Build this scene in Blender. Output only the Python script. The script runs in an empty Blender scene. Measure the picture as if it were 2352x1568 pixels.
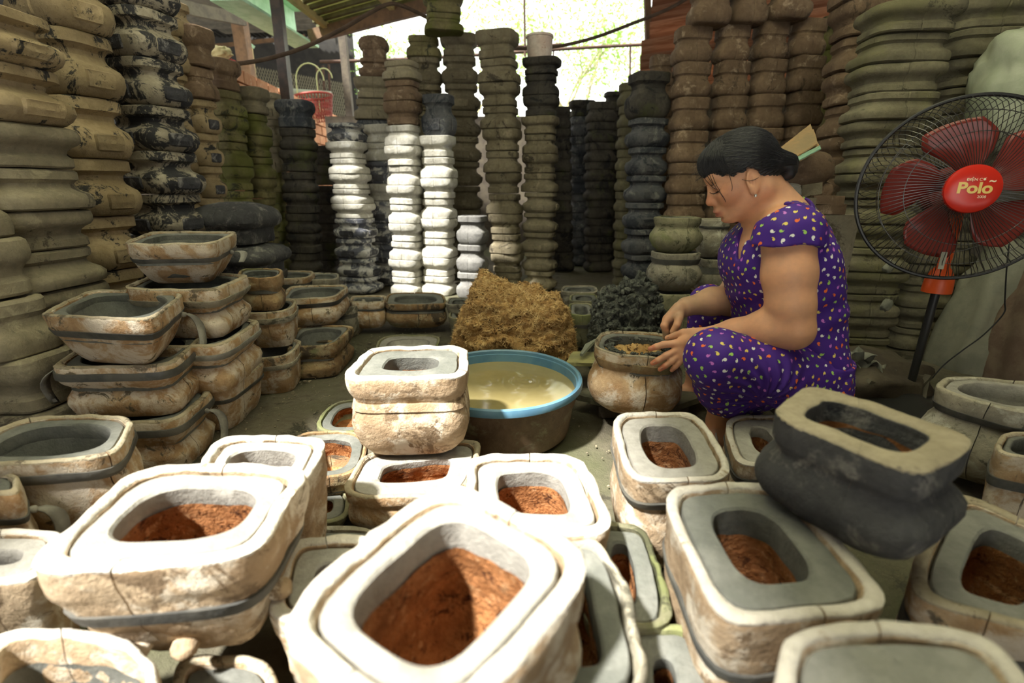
import bpy, bmesh, math, random
import numpy as np
from mathutils import Vector, Matrix, noise
from mathutils.bvhtree import BVHTree
random.seed(7)
R = math.radians
scene = bpy.context.scene
COL = scene.collection

# ------------------------------------------------------------------ camera
FPX, PITCH, CH = 1100.0, R(17.84), 0.66
cam_d = bpy.data.cameras.new('camera'); cam = bpy.data.objects.new('camera', cam_d); COL.objects.link(cam)
cam_d.sensor_width = 36.0; cam_d.lens = FPX / 2352 * 36.0
cam.location = (0, 0, CH); cam.rotation_euler = (R(90) - PITCH, 0, 0)
cam_d.clip_start = 0.02; cam_d.clip_end = 200
cam_d.dof.use_dof = True; cam_d.dof.focus_distance = 1.35; cam_d.dof.aperture_fstop = 2.8
scene.camera = cam

# ------------------------------------------------------------------ world, sun, exposure
scene.view_settings.view_transform = 'Standard'; scene.view_settings.look = 'None'
scene.view_settings.gamma = 1.0; scene.view_settings.exposure = 0.16
scene.view_settings.use_curve_mapping = False
w = bpy.data.worlds.new('sky'); scene.world = w; w.use_nodes = True
bg = w.node_tree.nodes['Background']; bg.inputs[0].default_value = (1.0, 0.99, 0.93, 1); bg.inputs[1].default_value = 2.35
sun_d = bpy.data.lights.new('sun', 'SUN'); sun = bpy.data.objects.new('sun', sun_d); COL.objects.link(sun)
SUN_DIR = Vector((0.46, 0.40, -0.90)).normalized()
sun.rotation_euler = SUN_DIR.to_track_quat('-Z', 'Y').to_euler(); sun.location = (-1, -2, 4)
sun_d.energy = 14.5; sun_d.angle = R(4.0); sun_d.color = (1.0, 0.97, 0.90)

# ------------------------------------------------------------------ pixel helpers (2352 x 1568 frame)
def ray(px, py):
    x = (px - 1176) / FPX; y = -(py - 784) / FPX
    return Vector((x, math.cos(PITCH) + y * math.sin(PITCH), -math.sin(PITCH) + y * math.cos(PITCH)))
def gp(px, py, z=0.0):
    d = ray(px, py); return Vector((0, 0, CH)) + d * ((z - CH) / d.z)
def dp(px, py, Y):
    d = ray(px, py); return Vector((0, 0, CH)) + d * (Y / d.y)
def zcam(p):
    return p.y * math.cos(PITCH) - (p.z - CH) * math.sin(PITCH)
def m_per_px(p):
    return zcam(p) / FPX

# ------------------------------------------------------------------ object helpers
def link(o, parent=None):
    COL.objects.link(o)
    if parent is not None: o.parent = parent
    return o
def tag(o, label=None, cat=None, group=None, kind=None):
    if label: o['label'] = label
    if cat: o['category'] = cat
    if group: o['group'] = group
    if kind: o['kind'] = kind
    return o
def empty(name, loc=(0, 0, 0), rz=0.0):
    o = bpy.data.objects.new(name, None); COL.objects.link(o)
    o.location = loc; o.rotation_euler = (0, 0, rz); o.empty_display_size = 0.05
    return o
def mesh_obj(name, verts, faces, mat=None, parent=None, smooth=True, sharp=38, loc=None):
    me = bpy.data.meshes.new(name); me.from_pydata([tuple(v) for v in verts], [], faces)
    finish(me, mat, smooth, sharp)
    o = bpy.data.objects.new(name, me); link(o, parent)
    if loc is not None: o.location = loc
    return o
def finish(me, mat, smooth=True, sharp=38):
    bm = bmesh.new(); bm.from_mesh(me); bmesh.ops.recalc_face_normals(bm, faces=bm.faces); bm.to_mesh(me); bm.free()
    if mat is not None:
        for m in (mat if isinstance(mat, (list, tuple)) else [mat]): me.materials.append(m)
    if smooth:
        me.shade_smooth()
        if sharp: me.set_sharp_from_angle(angle=R(sharp))
    me.update()
class MB:
    """collects simple shapes into one mesh"""
    def __init__(s): s.v = []; s.f = []; s.mi = []
    def add(s, vs, fs, mi=0):
        k = len(s.v); s.v += [tuple(v) for v in vs]; s.f += [tuple(i + k for i in f) for f in fs]; s.mi += [mi] * len(fs); return s
    def box(s, c, d, M=None, mi=0, j=0.0):
        hx, hy, hz = d[0] / 2, d[1] / 2, d[2] / 2; c = Vector(c)
        vs = [Vector((x * hx, y * hy, z * hz)) for x in (-1, 1) for y in (-1, 1) for z in (-1, 1)]
        if j: vs = [v + Vector((random.uniform(-j, j), random.uniform(-j, j), random.uniform(-j, j))) for v in vs]
        vs = [c + (M @ v if M else v) for v in vs]
        return s.add(vs, [(0, 1, 3, 2), (4, 6, 7, 5), (0, 4, 5, 1), (2, 3, 7, 6), (0, 2, 6, 4), (1, 5, 7, 3)], mi)
    def tube(s, pts, r, n=8, cap=True, mi=0):
        pts = [Vector(p) for p in pts]; rs = r if isinstance(r, (list, tuple)) else [r] * len(pts)
        rings = []; up = Vector((0, 0, 1))
        prev = None
        for i, p in enumerate(pts):
            t = (pts[min(i + 1, len(pts) - 1)] - pts[max(i - 1, 0)]).normalized()
            if prev is None:
                a = t.orthogonal().normalized()
            else:
                a = (prev - t * prev.dot(t)); a = a.normalized() if a.length > 1e-6 else t.orthogonal().normalized()
            prev = a; b = t.cross(a)
            rings.append([p + (a * math.cos(2 * math.pi * k / n) + b * math.sin(2 * math.pi * k / n)) * rs[i] for k in range(n)])
        vs = [v for q in rings for v in q]; fs = []
        for i in range(len(pts) - 1):
            for k in range(n):
                k2 = (k + 1) % n; fs.append((i * n + k, i * n + k2, (i + 1) * n + k2, (i + 1) * n + k))
        if cap: fs.append(tuple(range(n))[::-1]); fs.append(tuple((len(pts) - 1) * n + k for k in range(n)))
        return s.add(vs, fs, mi)
    def lathe(s, prof, n=32, c=(0, 0, 0), mi=0):
        c = Vector(c); vs = []; fs = []; m = len(prof)
        for k in range(n):
            a = 2 * math.pi * k / n
            for (r, z) in prof: vs.append(c + Vector((r * math.cos(a), r * math.sin(a), z)))
        for k in range(n):
            k2 = (k + 1) % n
            for i in range(m - 1): fs.append((k * m + i, k2 * m + i, k2 * m + i + 1, k * m + i + 1))
        return s.add(vs, fs, mi)
    def build(s, name, mat=None, parent=None, smooth=True, sharp=38):
        o = mesh_obj(name, s.v, s.f, mat, parent, smooth, sharp)
        if any(s.mi) :
            o.data.polygons.foreach_set('material_index', s.mi)
        return o
def nz(p, s=1.0, o=0.0):
    return noise.noise(Vector((p[0] * s + o, p[1] * s + o * 1.7, p[2] * s - o)))

# ------------------------------------------------------------------ materials
def nt(name):
    m = bpy.data.materials.new(name); m.use_nodes = True; t = m.node_tree; return m, t, t.nodes['Principled BSDF']
def N(t, typ, **kw):
    n = t.nodes.new(typ)
    for k, v in kw.items(): setattr(n, k, v)
    return n
def mixc(t, fac, a, b, mode='MIX'):
    n = N(t, 'ShaderNodeMix', data_type='RGBA', blend_type=mode)
    for i, x in ((0, fac), (6, a), (7, b)):
        if hasattr(x, 'is_output'): t.links.new(x, n.inputs[i])
        elif isinstance(x, (int, float)): n.inputs[i].default_value = x
        else: n.inputs[i].default_value = (*x, 1)
    return n.outputs[2]
def mathn(t, op, a, b=None, clamp=False):
    n = N(t, 'ShaderNodeMath', operation=op, use_clamp=clamp)
    for i, x in ((0, a), (1, b)):
        if x is None: continue
        if hasattr(x, 'is_output'): t.links.new(x, n.inputs[i])
        else: n.inputs[i].default_value = x
    return n.outputs[0]
def ramp(t, src, lo, hi):
    n = N(t, 'ShaderNodeMapRange'); t.links.new(src, n.inputs[0]); n.inputs[1].default_value = lo; n.inputs[2].default_value = hi
    n.interpolation_type = 'SMOOTHSTEP'; return n.outputs[0]
def coords(t, use_random=True, world=False):
    tc = N(t, 'ShaderNodeTexCoord')
    if world: return N(t, 'ShaderNodeNewGeometry').outputs['Position']
    src = tc.outputs['Object']
    if use_random:
        oi = N(t, 'ShaderNodeObjectInfo'); va = N(t, 'ShaderNodeVectorMath', operation='ADD')
        m = N(t, 'ShaderNodeMath', operation='MULTIPLY'); m.inputs[1].default_value = 37.0
        t.links.new(oi.outputs['Random'], m.inputs[0]); t.links.new(src, va.inputs[0]); t.links.new(m.outputs[0], va.inputs[1]); src = va.outputs[0]
    return src
def noi(t, co, scale, detail=4, rough=0.6, dist=0.0):
    n = N(t, 'ShaderNodeTexNoise'); t.links.new(co, n.inputs['Vector']); n.inputs['Scale'].default_value = scale
    n.inputs['Detail'].default_value = detail; n.inputs['Roughness'].default_value = rough; n.inputs['Distortion'].default_value = dist
    return n.outputs['Fac']
def clay(name, c1, c2, dark=None, damt=0.5, dscale=7.0, pale=None, pamt=0.4, moss=None, mamt=0.5, rough=0.92, bump=0.5,
         scale=9.0, var=0.3, world=True, spec=0.25, grain=160.0):
    """weathered clay or plaster: mottled base, soot or mud patches, fine grain relief. World coordinates keep real size on scaled units."""
    m, t, b = nt(name); co = coords(t, False, world)
    n1 = noi(t, co, scale, 6, 0.62); col = mixc(t, ramp(t, n1, .34, .66), c1, c2)
    n2 = noi(t, co, grain * .35, 3, 0.7)
    col = mixc(t, mathn(t, 'MULTIPLY', ramp(t, n2, .35, .7), 0.35), col, tuple(x * .6 for x in c1))
    if pale is not None:
        n5 = noi(t, co, scale * 1.7, 7, .7, .4); col = mixc(t, ramp(t, n5, .62 - pamt * .25, .74 - pamt * .2), col, pale)
    if moss is not None:
        n4 = noi(t, co, scale * .6, 5, .6); col = mixc(t, mathn(t, 'MULTIPLY', ramp(t, n4, .62 - mamt * .3, .75 - mamt * .2), .85), col, moss)
    h = n2
    if dark is not None:
        n3 = noi(t, co, dscale, 9, 0.78, .6); f = ramp(t, n3, .655 - damt * .3, .705 - damt * .3); col = mixc(t, f, col, dark)
    oi = N(t, 'ShaderNodeObjectInfo'); v = mathn(t, 'ADD', mathn(t, 'MULTIPLY', oi.outputs['Random'], var), 1.0 - var / 2)
    mul = N(t, 'ShaderNodeVectorMath', operation='SCALE'); t.links.new(col, mul.inputs[0]); t.links.new(v, mul.inputs['Scale'])
    t.links.new(mul.outputs[0], b.inputs['Base Color'])
    b.inputs['Roughness'].default_value = rough; b.inputs['Specular IOR Level'].default_value = spec
    n6 = noi(t, co, grain, 4, .7); n7 = noi(t, co, 28.0, 5, .65)
    n8 = noi(t, co, 75.0, 4, .75, .5); hh = mathn(t, 'ADD', mathn(t, 'ADD', mathn(t, 'MULTIPLY', n6, .28), mathn(t, 'MULTIPLY', n8, .5)), n7)
    bp = N(t, 'ShaderNodeBump'); bp.inputs['Strength'].default_value = bump; bp.inputs['Distance'].default_value = 0.010
    t.links.new(hh, bp.inputs['Height']); t.links.new(bp.outputs[0], b.inputs['Normal'])
    return m
def plain(name, c, rough=.5, metal=0.0, spec=.5, bump=0.0, bscale=60, c2=None, sc=12, alpha=None, trans=0.0):
    m, t, b = nt(name); b.inputs['Base Color'].default_value = (*c, 1); b.inputs['Roughness'].default_value = rough
    b.inputs['Metallic'].default_value = metal; b.inputs['Specular IOR Level'].default_value = spec
    if c2 is not None or bump:
        co = coords(t, False, True)
        if c2 is not None:
            n1 = noi(t, co, sc, 6, .65); t.links.new(mixc(t, ramp(t, n1, .38, .62), c, c2), b.inputs['Base Color'])
        if bump:
            bp = N(t, 'ShaderNodeBump'); bp.inputs['Strength'].default_value = bump; bp.inputs['Distance'].default_value = .004
            t.links.new(noi(t, co, bscale, 5, .6), bp.inputs['Height']); t.links.new(bp.outputs[0], b.inputs['Normal'])
    if trans: b.inputs['Transmission Weight'].default_value = trans
    if alpha is not None: b.inputs['Alpha'].default_value = alpha
    return m
def leafy(name, c, tr, f=.5):
    m, t, b = nt(name); b.inputs['Base Color'].default_value = (*c, 1); b.inputs['Roughness'].default_value = .6
    tl = N(t, 'ShaderNodeBsdfTranslucent'); tl.inputs[0].default_value = (*tr, 1); mx = N(t, 'ShaderNodeMixShader'); mx.inputs[0].default_value = f
    t.links.new(b.outputs[0], mx.inputs[1]); t.links.new(tl.outputs[0], mx.inputs[2]); t.links.new(mx.outputs[0], t.nodes['Material Output'].inputs[0])
    return m

M = {}
M['plaster'] = clay('plaster_white_tan', (.36, .25, .15), (.50, .38, .25), dark=(.20, .14, .085), damt=.36, dscale=9, pale=(.62, .55, .44), pamt=.55)
M['rimpale'] = clay('scraped_pale_rim', (.58, .53, .45), (.68, .64, .57), dark=(.36, .28, .19), damt=.22, dscale=16, bump=.6)
M['rimtan'] = clay('scraped_tan_rim', (.36, .30, .20), (.46, .40, .29), dark=(.16, .13, .09), damt=.35, dscale=14, bump=.6)
M['plaster_tan'] = clay('plaster_orange_tan', (.34, .20, .095), (.50, .36, .21), dark=(.13, .105, .07), damt=.26, dscale=14, pale=(.58, .50, .39), pamt=.75)
M['plaster_grey'] = clay('plaster_grey_tan', (.26, .24, .19), (.40, .36, .27), dark=(.13, .12, .09), damt=.35, dscale=10, pale=(.48, .46, .38), pamt=.4)
M['plaster_moss'] = clay('plaster_mossy', (.20, .19, .12), (.30, .28, .18), dark=(.09, .09, .05), damt=.35, moss=(.17, .19, .07), mamt=.5)
M['plaster_brown'] = clay('plaster_brown', (.25, .15, .075), (.36, .25, .13), dark=(.08, .06, .04), damt=.42, pale=(.38, .31, .19), pamt=.5, moss=(.16, .17, .08), mamt=.3)
M['liner'] = clay('wet_grey_clay', (.135, .140, .122), (.20, .20, .178), bump=.35, rough=.8, var=.2, dark=(.12, .12, .105), damt=.1)
M['liner_pale'] = clay('dry_grey_clay', (.30, .285, .25), (.40, .38, .34), bump=.4, rough=.9, var=.2)
M['husk'] = clay('orange_husk_ash', (.28, .11, .035), (.48, .21, .08), dark=(.10, .035, .014), damt=.36, dscale=40, pale=(.58, .33, .16), pamt=.35, bump=1.0, grain=110, scale=25)
M['black'] = clay('soot_black_clay', (.055, .055, .058), (.10, .10, .10), pale=(.23, .22, .20), pamt=.45, bump=.6, scale=8, dark=(.03, .032, .038), damt=.3)
M['fill'] = clay('filled_grey_clay', (.20, .20, .18), (.27, .265, .24), bump=.4, var=.1)
M['rubber'] = plain('old_rubber', (.055, .055, .05), rough=.65, bump=.5, c2=(.11, .105, .09))
M['rubber_pale'] = plain('dusty_rubber', (.16, .15, .13), rough=.75, bump=.5, c2=(.28, .27, .23))
M['u_white'] = clay('dusty_pale_clay', (.42, .40, .34), (.56, .54, .47), pale=(.60, .59, .55), pamt=.4, dark=(.24, .22, .18), damt=.15)
M['u_wb'] = clay('dusty_soot_clay', (.44, .43, .40), (.58, .57, .54), dark=(.10, .105, .125), damt=.62, dscale=11)
M['u_tanb'] = clay('tan_soot_clay', (.30, .225, .125), (.40, .31, .185), dark=(.035, .034, .032), damt=.36, dscale=10)
M['u_greyb'] = clay('grey_soot_clay', (.31, .27, .20), (.44, .39, .30), dark=(.04, .04, .042), damt=.58, dscale=13)
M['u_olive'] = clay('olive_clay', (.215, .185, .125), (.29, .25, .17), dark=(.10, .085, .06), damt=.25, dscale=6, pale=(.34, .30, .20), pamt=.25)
M['u_moss'] = clay('mossy_clay', (.15, .13, .065), (.22, .19, .09), moss=(.12, .13, .03), mamt=.75, dark=(.05, .05, .03), damt=.35)
M['u_brown'] = clay('brown_clay', (.15, .10, .064), (.225, .155, .10), dark=(.085, .06, .04), damt=.3, pale=(.36, .27, .19), pamt=.3)
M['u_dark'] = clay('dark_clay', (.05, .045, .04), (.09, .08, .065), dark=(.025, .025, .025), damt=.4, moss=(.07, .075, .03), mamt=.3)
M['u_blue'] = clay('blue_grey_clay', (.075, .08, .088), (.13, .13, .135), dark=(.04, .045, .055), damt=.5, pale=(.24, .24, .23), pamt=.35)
M['u_grey'] = clay('plain_grey_clay', (.17, .165, .155), (.24, .235, .22), bump=.35, pale=(.34, .33, .29), pamt=.2)
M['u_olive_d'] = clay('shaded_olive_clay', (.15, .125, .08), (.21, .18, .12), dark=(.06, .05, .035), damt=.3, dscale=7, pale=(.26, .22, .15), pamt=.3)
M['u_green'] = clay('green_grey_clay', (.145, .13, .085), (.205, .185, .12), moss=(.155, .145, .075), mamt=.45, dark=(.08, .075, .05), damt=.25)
M['panel_dark'] = clay('soot_panel', (.05, .05, .055), (.10, .10, .11), pale=(.30, .29, .28), pamt=.4, bump=.8)
M['dusttop'] = clay('dusty_worn_clay', (.34, .29, .20), (.44, .38, .27), dark=(.16, .14, .11), damt=.3, bump=.5)

# ================================================================== the setting
M['floor'] = clay('dirt_floor', (.10, .088, .062), (.155, .135, .095), dark=(.055, .05, .035), damt=.35, dscale=3, moss=(.085, .09, .045), mamt=.6, scale=2.2, bump=.7, var=0, grain=120)
M['corr'] = leafy('translucent_roof_sheet', (.50, .50, .28), (.60, .60, .34), .30)
M['clear'] = leafy('added_light_sheet', (.85, .85, .74), (.95, .95, .82), .85)  # for unseen roof sheets added to spread soft light below
M['tin'] = plain('dark_old_tin', (.10, .09, .075), rough=.7, c2=(.16, .14, .11), bump=.3)
M['soot'] = plain('shade_black_tin', (.018, .016, .014), rough=.85, c2=(.03, .027, .022))  # near-black, the shed's inner shade is put into the colour
M['greenp'] = plain('green_paint', (.32, .56, .34), rough=.55, c2=(.42, .66, .44), bump=.15)
M['yellowwood'] = plain('yellow_wood', (.55, .45, .20), rough=.7, c2=(.45, .35, .16), bump=.4)
M['wood'] = plain('weathered_wood', (.20, .11, .055), rough=.8, c2=(.13, .075, .04), bump=.6)
M['darkwood'] = plain('dark_wood', (.07, .055, .04), rough=.8, c2=(.11, .09, .06), bump=.6)
m_, t_, b_ = nt('orange_plank'); co_ = N(t_, 'ShaderNodeTexCoord').outputs['Object']; mp_ = N(t_, 'ShaderNodeMapping'); mp_.inputs['Scale'].default_value = (1.2, 8, 22); t_.links.new(co_, mp_.inputs[0])
nn_ = noi(t_, mp_.outputs[0], 1.6, 7, .7, .8); c_ = mixc(t_, ramp(t_, nn_, .36, .64), (.30, .12, .055), (.62, .34, .20)); oi_ = N(t_, 'ShaderNodeObjectInfo'); v_ = mathn(t_, 'ADD', mathn(t_, 'MULTIPLY', oi_.outputs['Random'], .6), .6)
sc_ = N(t_, 'ShaderNodeVectorMath', operation='SCALE'); t_.links.new(c_, sc_.inputs[0]); t_.links.new(v_, sc_.inputs['Scale']); t_.links.new(sc_.outputs[0], b_.inputs['Base Color']); b_.inputs['Roughness'].default_value = .8
tl_ = N(t_, 'ShaderNodeBsdfTranslucent'); t_.links.new(sc_.outputs[0], tl_.inputs[0]); mx_ = N(t_, 'ShaderNodeMixShader'); mx_.inputs[0].default_value = .45
t_.links.new(b_.outputs[0], mx_.inputs[1]); t_.links.new(tl_.outputs[0], mx_.inputs[2]); t_.links.new(mx_.outputs[0], t_.nodes['Material Output'].inputs[0]); M['plank'] = m_
M['rust'] = plain('rusty_steel', (.05, .028, .018), rough=.8, c2=(.09, .045, .025), bump=.5)
M['steel'] = plain('dark_steel_post', (.05, .038, .032), rough=.5, c2=(.09, .06, .045), bump=.3)
M['brick'] = clay('orange_brick', (.50, .22, .11), (.62, .32, .17), pale=(.66, .45, .30), pamt=.3, bump=.4, scale=14)
M['mortar'] = clay('mortar', (.30, .27, .22), (.38, .34, .28), bump=.4)
M['wallplaster'] = clay('grimy_wall', (.17, .15, .115), (.24, .21, .16), dark=(.08, .07, .05), damt=.4, dscale=3, scale=3)
M['hose'] = plain('brown_rope', (.085, .055, .035), rough=.85, c2=(.13, .085, .055), bump=.6, bscale=120)

M['stripe'] = plain('olive_stripe', (.10, .09, .035), rough=.8, c2=(.15, .14, .06))  # dark tone imitates the shade of the roof corrugation
ORD_ = ['first', 'second', 'third', 'fourth', 'fifth', 'sixth', 'seventh', 'eighth', 'ninth', 'tenth', 'eleventh', 'twelfth']
def foot(p): return Vector((p.x, p.y, 0))
def grid_sheet(name, o, ux, uy, nx, ny, fz, thick, mat, parent=None, kind=None):
    """sheet spanned by ux, uy from o with height function fz(s,t) along the normal"""
    o = Vector(o); ux = Vector(ux); uy = Vector(uy); nrm = ux.cross(uy).normalized(); vs = []; fs = []
    for side in (0, 1):
        for i in range(nx + 1):
            for j in range(ny + 1):
                s, t = i / nx, j / ny; vs.append(o + ux * s + uy * t + nrm * (fz(s, t) - side * thick))
    K = (nx + 1) * (ny + 1)
    for i in range(nx):
        for j in range(ny):
            a = i * (ny + 1) + j; q = (a, a + ny + 1, a + ny + 2, a + 1); fs.append(q); fs.append(tuple(x + K for x in q[::-1]))
    def edge(a, b): fs.append((a, b, b + K, a + K))
    for j in range(ny): edge(j + 1, j); edge(nx * (ny + 1) + j, nx * (ny + 1) + j + 1)
    for i in range(nx): edge(i * (ny + 1), (i + 1) * (ny + 1)); edge((i + 1) * (ny + 1) + ny, i * (ny + 1) + ny)
    ob = mesh_obj(name, vs, fs, mat, parent, True, 30)
    if kind: ob['kind'] = kind
    return ob
# floor
fl = grid_sheet('floor', (-6, -1.5, 0), (12, 0, 0), (0, 12, 0), 120, 120,
                lambda s, t: -.004 + .006 * noise.noise(Vector((s * 40, t * 40, 0))) + .003 * noise.noise(Vector((s * 130, t * 130, 3))), .05, M['floor'], kind='structure')
# pebbles, crumbs and straw bits on the floor
mb = MB(); r = random.Random(5)
for i in range(900):
    if i < 550: x, y = r.uniform(-.85, -.1), r.uniform(1.0, 2.3)
    else: x, y = r.uniform(.05, 1.6), r.uniform(.95, 1.8)
    s = r.uniform(.001, .0032) * (2 if r.random() < .06 else 1)
    mb.box((x, y, .003), (s * r.uniform(1, 2), s * r.uniform(1, 2), s), Matrix.Rotation(r.uniform(0, 3), 3, 'Z'), j=s * .2)
for i in range(260):
    x, y = r.uniform(-.85, .1), r.uniform(1.0, 2.2); a = r.uniform(0, 6.28); L = r.uniform(.008, .022)
    mb.tube([(x, y, .005), (x + L * math.cos(a), y + L * math.sin(a), .006 + r.uniform(0, .003)), (x + 1.8 * L * math.cos(a + .5), y + 1.8 * L * math.sin(a + .5), .005)], .0004, 3)
o = mb.build('floor_crumbs', clay('crumbs', (.22, .19, .13), (.34, .29, .20), bump=.2), smooth=False); tag(o, 'fine clay crumbs and straw bits strewn over the dirt floor', 'debris', kind='stuff')

# unseen corrugated roof; gaps added to aim sun at front pots and centre stacks
def corr_sheet(name, x0, x1, y0, y1, z, mat, parent, dz=0.0, pitch=.08):
    n = int((x1 - x0) / pitch * 4)
    return grid_sheet(name, (x0, y0, z), (x1 - x0, 0, 0), (0, y1 - y0, dz), n, 2, lambda s, t: .014 * math.cos((x1 - x0) * s / pitch * 2 * math.pi), .003, mat, parent)
SUN_GAPS = [(-1.98, -.98, -.85, .10), (-2.1, -1.2, 1.6, 2.3)]  # openings shaped for the wanted sun patches
LIGHT_SHEETS = [(-.42, 1.42, .08, 1.62), (-1.22, -.38, -.87, 1.62)]  # unseen sheets made translucent to brighten the woman and midground
roof = empty('ceiling', (0, 0, 2.6)); roof['kind'] = 'structure'
xs = [-3.4, -2.1, -1.98, -1.2, -.98, -.40, .5, 1.4, 2.32, 3.2]; ys = [-3.0, -.85, .10, .9, 1.6, 2.3, 2.9, 4.0, 5.2]
for i in range(len(xs) - 1):
    for j in range(len(ys) - 1):
        cx, cy = (xs[i] + xs[i + 1]) / 2, (ys[j] + ys[j + 1]) / 2
        if any(a < cx < b and c < cy < d for a, b, c, d in SUN_GAPS): continue
        if cy > 4.0 and cx < -.5: continue  # left open so light reaches the rear translucent sheets
        s = corr_sheet('roof_sheet', xs[i] - .03, xs[i + 1] + .03, ys[j] - .03, ys[j + 1] + .03, 2.6 + .008 * ((i + j) % 2), M['clear'] if any(a < cx < b and c < cy < d for a, b, c, d in LIGHT_SHEETS) else M['tin'], None)
        s.parent = roof; s.matrix_parent_inverse = Matrix.Translation((0, 0, -2.6))
for y in (-1.8, -.9, 1.55, 2.35, 2.85, 3.95, 5.1):
    b = MB().box((0, y, 2.54), (6.8, .06, .08)).build('purlin', M['darkwood'], None, False); b.parent = roof; b.matrix_parent_inverse = Matrix.Translation((0, 0, -2.6))

# right side wall and left side wall (grimy plaster behind the stacks)
grid_sheet('wall_right', (2.35, -3.0, 0), (.0, 7.0, 0), (0, 0, 1.75), 30, 12, lambda s, t: .01 * noise.noise(Vector((s * 9, t * 4, 1))), .1, M['wallplaster'], kind='structure')
grid_sheet('wall_left', (-2.35, 2.3, 0), (0, -5.3, 0), (0, 0, 2.55), 30, 12, lambda s, t: .01 * noise.noise(Vector((s * 9, t * 4, 7))), .1, M['wallplaster'], kind='structure')
grid_sheet('wall_rear', (-2.0, 5.6, 0), (5.4, 0, 0), (0, 0, 1.38), 30, 8, lambda s, t: .01 * noise.noise(Vector((s * 9, t * 4, 9))), .12, M['darkwood'], kind='structure')
grid_sheet('wall_light_blocker', (-3.4, -3.0, 0), (2.0, 0, 0), (0, 0, 2.6), 10, 10, lambda s, t: .01 * noise.noise(Vector((s * 9, t * 4, 11))), .1, M['wallplaster'], kind='structure')  # unseen wall pieces added behind the camera to cut the fill light
grid_sheet('wall_light_blocker', (.6, -3.0, 0), (2.6, 0, 0), (0, 0, 2.6), 10, 10, lambda s, t: .01 * noise.noise(Vector((s * 9, t * 4, 12))), .1, M['wallplaster'], kind='structure')
grid_sheet('wall_light_blocker', (-1.4, -3.0, 1.7), (2.0, 0, 0), (0, 0, .9), 10, 4, lambda s, t: .01 * noise.noise(Vector((s * 9, t * 4, 13))), .1, M['wallplaster'], kind='structure')
# dark lean-to roof at the upper left, beyond the stacks
lr = grid_sheet('trim_1', dp(330, -120, 4.6), dp(800, 60, 7.6) - dp(330, -120, 4.6), (-1.6, -.2, -.12), 40, 4, lambda s, t: .02 * math.cos(s * 60), .01, M['tin'], kind='structure')
# neighbouring shed, its inner shade painted as near-black, seen through the chain-link fence
grid_sheet('wall_shed', (-7.5, 8.6, 0), (4.9, .3, 0), (0, 0, 3.15), 24, 8, lambda s, t: .02 * math.cos(s * 80), .1, M['soot'], kind='structure')
corr_sheet('ceiling_shed', -7.6, -2.55, 5.2, 8.8, 3.1, M['soot'], None, dz=-.15)['kind'] = 'structure'

# orange brick wall receding at the left
P0 = dp(470, 124, 3.9)
d0 = ray(762, 262); t = (P0.z - CH) / d0.z; P1 = Vector((0, 0, CH)) + d0 * t
wd = (P1 - P0); wd.z = 0; Lw = wd.length; wd.normalize(); wn = Vector((-wd.y, wd.x, 0)); zt = P0.z
P00 = P0 - wd * .8; Lw += 1.6; P00.z = 0
bw = empty('wall_brick', (P00.x, P00.y, 0)); bw['kind'] = 'structure'
bh, bl, jt = .105, .235, .012; rows = 14
core = MB(); core.box(P00 + wd * Lw / 2 + wn * .07 + Vector((0, 0, (zt - .01) / 2)), (Lw, .10, zt - .012), Matrix.Rotation(math.atan2(wd.y, wd.x), 3, 'Z'))
co = core.build('mortar_core', M['mortar'], None, False); co.parent = bw; co.matrix_parent_inverse = bw.matrix_world.inverted() if False else Matrix.Translation((-P00.x, -P00.y, 0))
bmesh_cache = []
for v in range(4):
    m_ = MB().box((0, 0, 0), (bl - jt, .115, bh - jt), j=.003); oo = m_.build('brick', M['brick'], None, False); bmesh_cache.append(oo.data); bpy.data.objects.remove(oo)
RB = math.atan2(wd.y, wd.x); nb = 0
for rw in range(rows):
    z = zt - bh * (rw + .5); k = 0
    while True:
        s = (k + (rw % 2) * .5) * bl
        if s > Lw: break
        b = bpy.data.objects.new('brick', bmesh_cache[nb % 4]); link(b, bw); p = P00 + wd * s + wn * (.02 + .004 * random.random())
        b.location = (p.x - P00.x, p.y - P00.y, z); b.rotation_euler = (0, 0, RB + random.uniform(-.01, .01)); nb += 1; k += 1

# posts and beams at the upper left
def beam(name, a, b, wdt, hgt, mat, label, cat, kind=None, parent=None):
    a = Vector(a); b = Vector(b); q = (b - a).to_track_quat('X', 'Z').to_matrix(); L = (b - a).length
    mb = MB(); n = 6; vs = []; fs = []
    for i in range(n + 1):
        p = a + (b - a) * i / n
        for (sy, sz) in ((-1, -1), (1, -1), (1, 1), (-1, 1)):
            vs.append(p + q @ Vector((0, sy * wdt / 2 + random.uniform(-.002, .002), sz * hgt / 2 + random.uniform(-.002, .002))))
    for i in range(n):
        for k in range(4): fs.append((i * 4 + k, i * 4 + (k + 1) % 4, (i + 1) * 4 + (k + 1) % 4, (i + 1) * 4 + k))
    fs += [(3, 2, 1, 0), tuple(n * 4 + k for k in range(4))]
    o = mesh_obj(name, vs, fs, mat, parent, False)
    return tag(o, label, cat, kind=kind)
gb = empty('green_beam', dp(600, 40, 4.8)); tag(gb, 'mint green painted steel beam end hanging below the roof at upper left', 'beam')
GA, GB = dp(480, -60, 4.0), dp(678, 66, 5.2)
def chan(name, off, wdt, hgt):
    o = beam(name, GA + off, GB + off, wdt, hgt, M['greenp'], None, None); o.parent = gb; o.matrix_parent_inverse = Matrix.Translation(-gb.location); return o
chan('web_plate', Vector((0, 0, 0)), .02, .30); chan('top_flange', Vector((.06, 0, .15)), .17, .02); chan('bottom_flange', Vector((.09, 0, -.15)), .24, .02)
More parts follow.
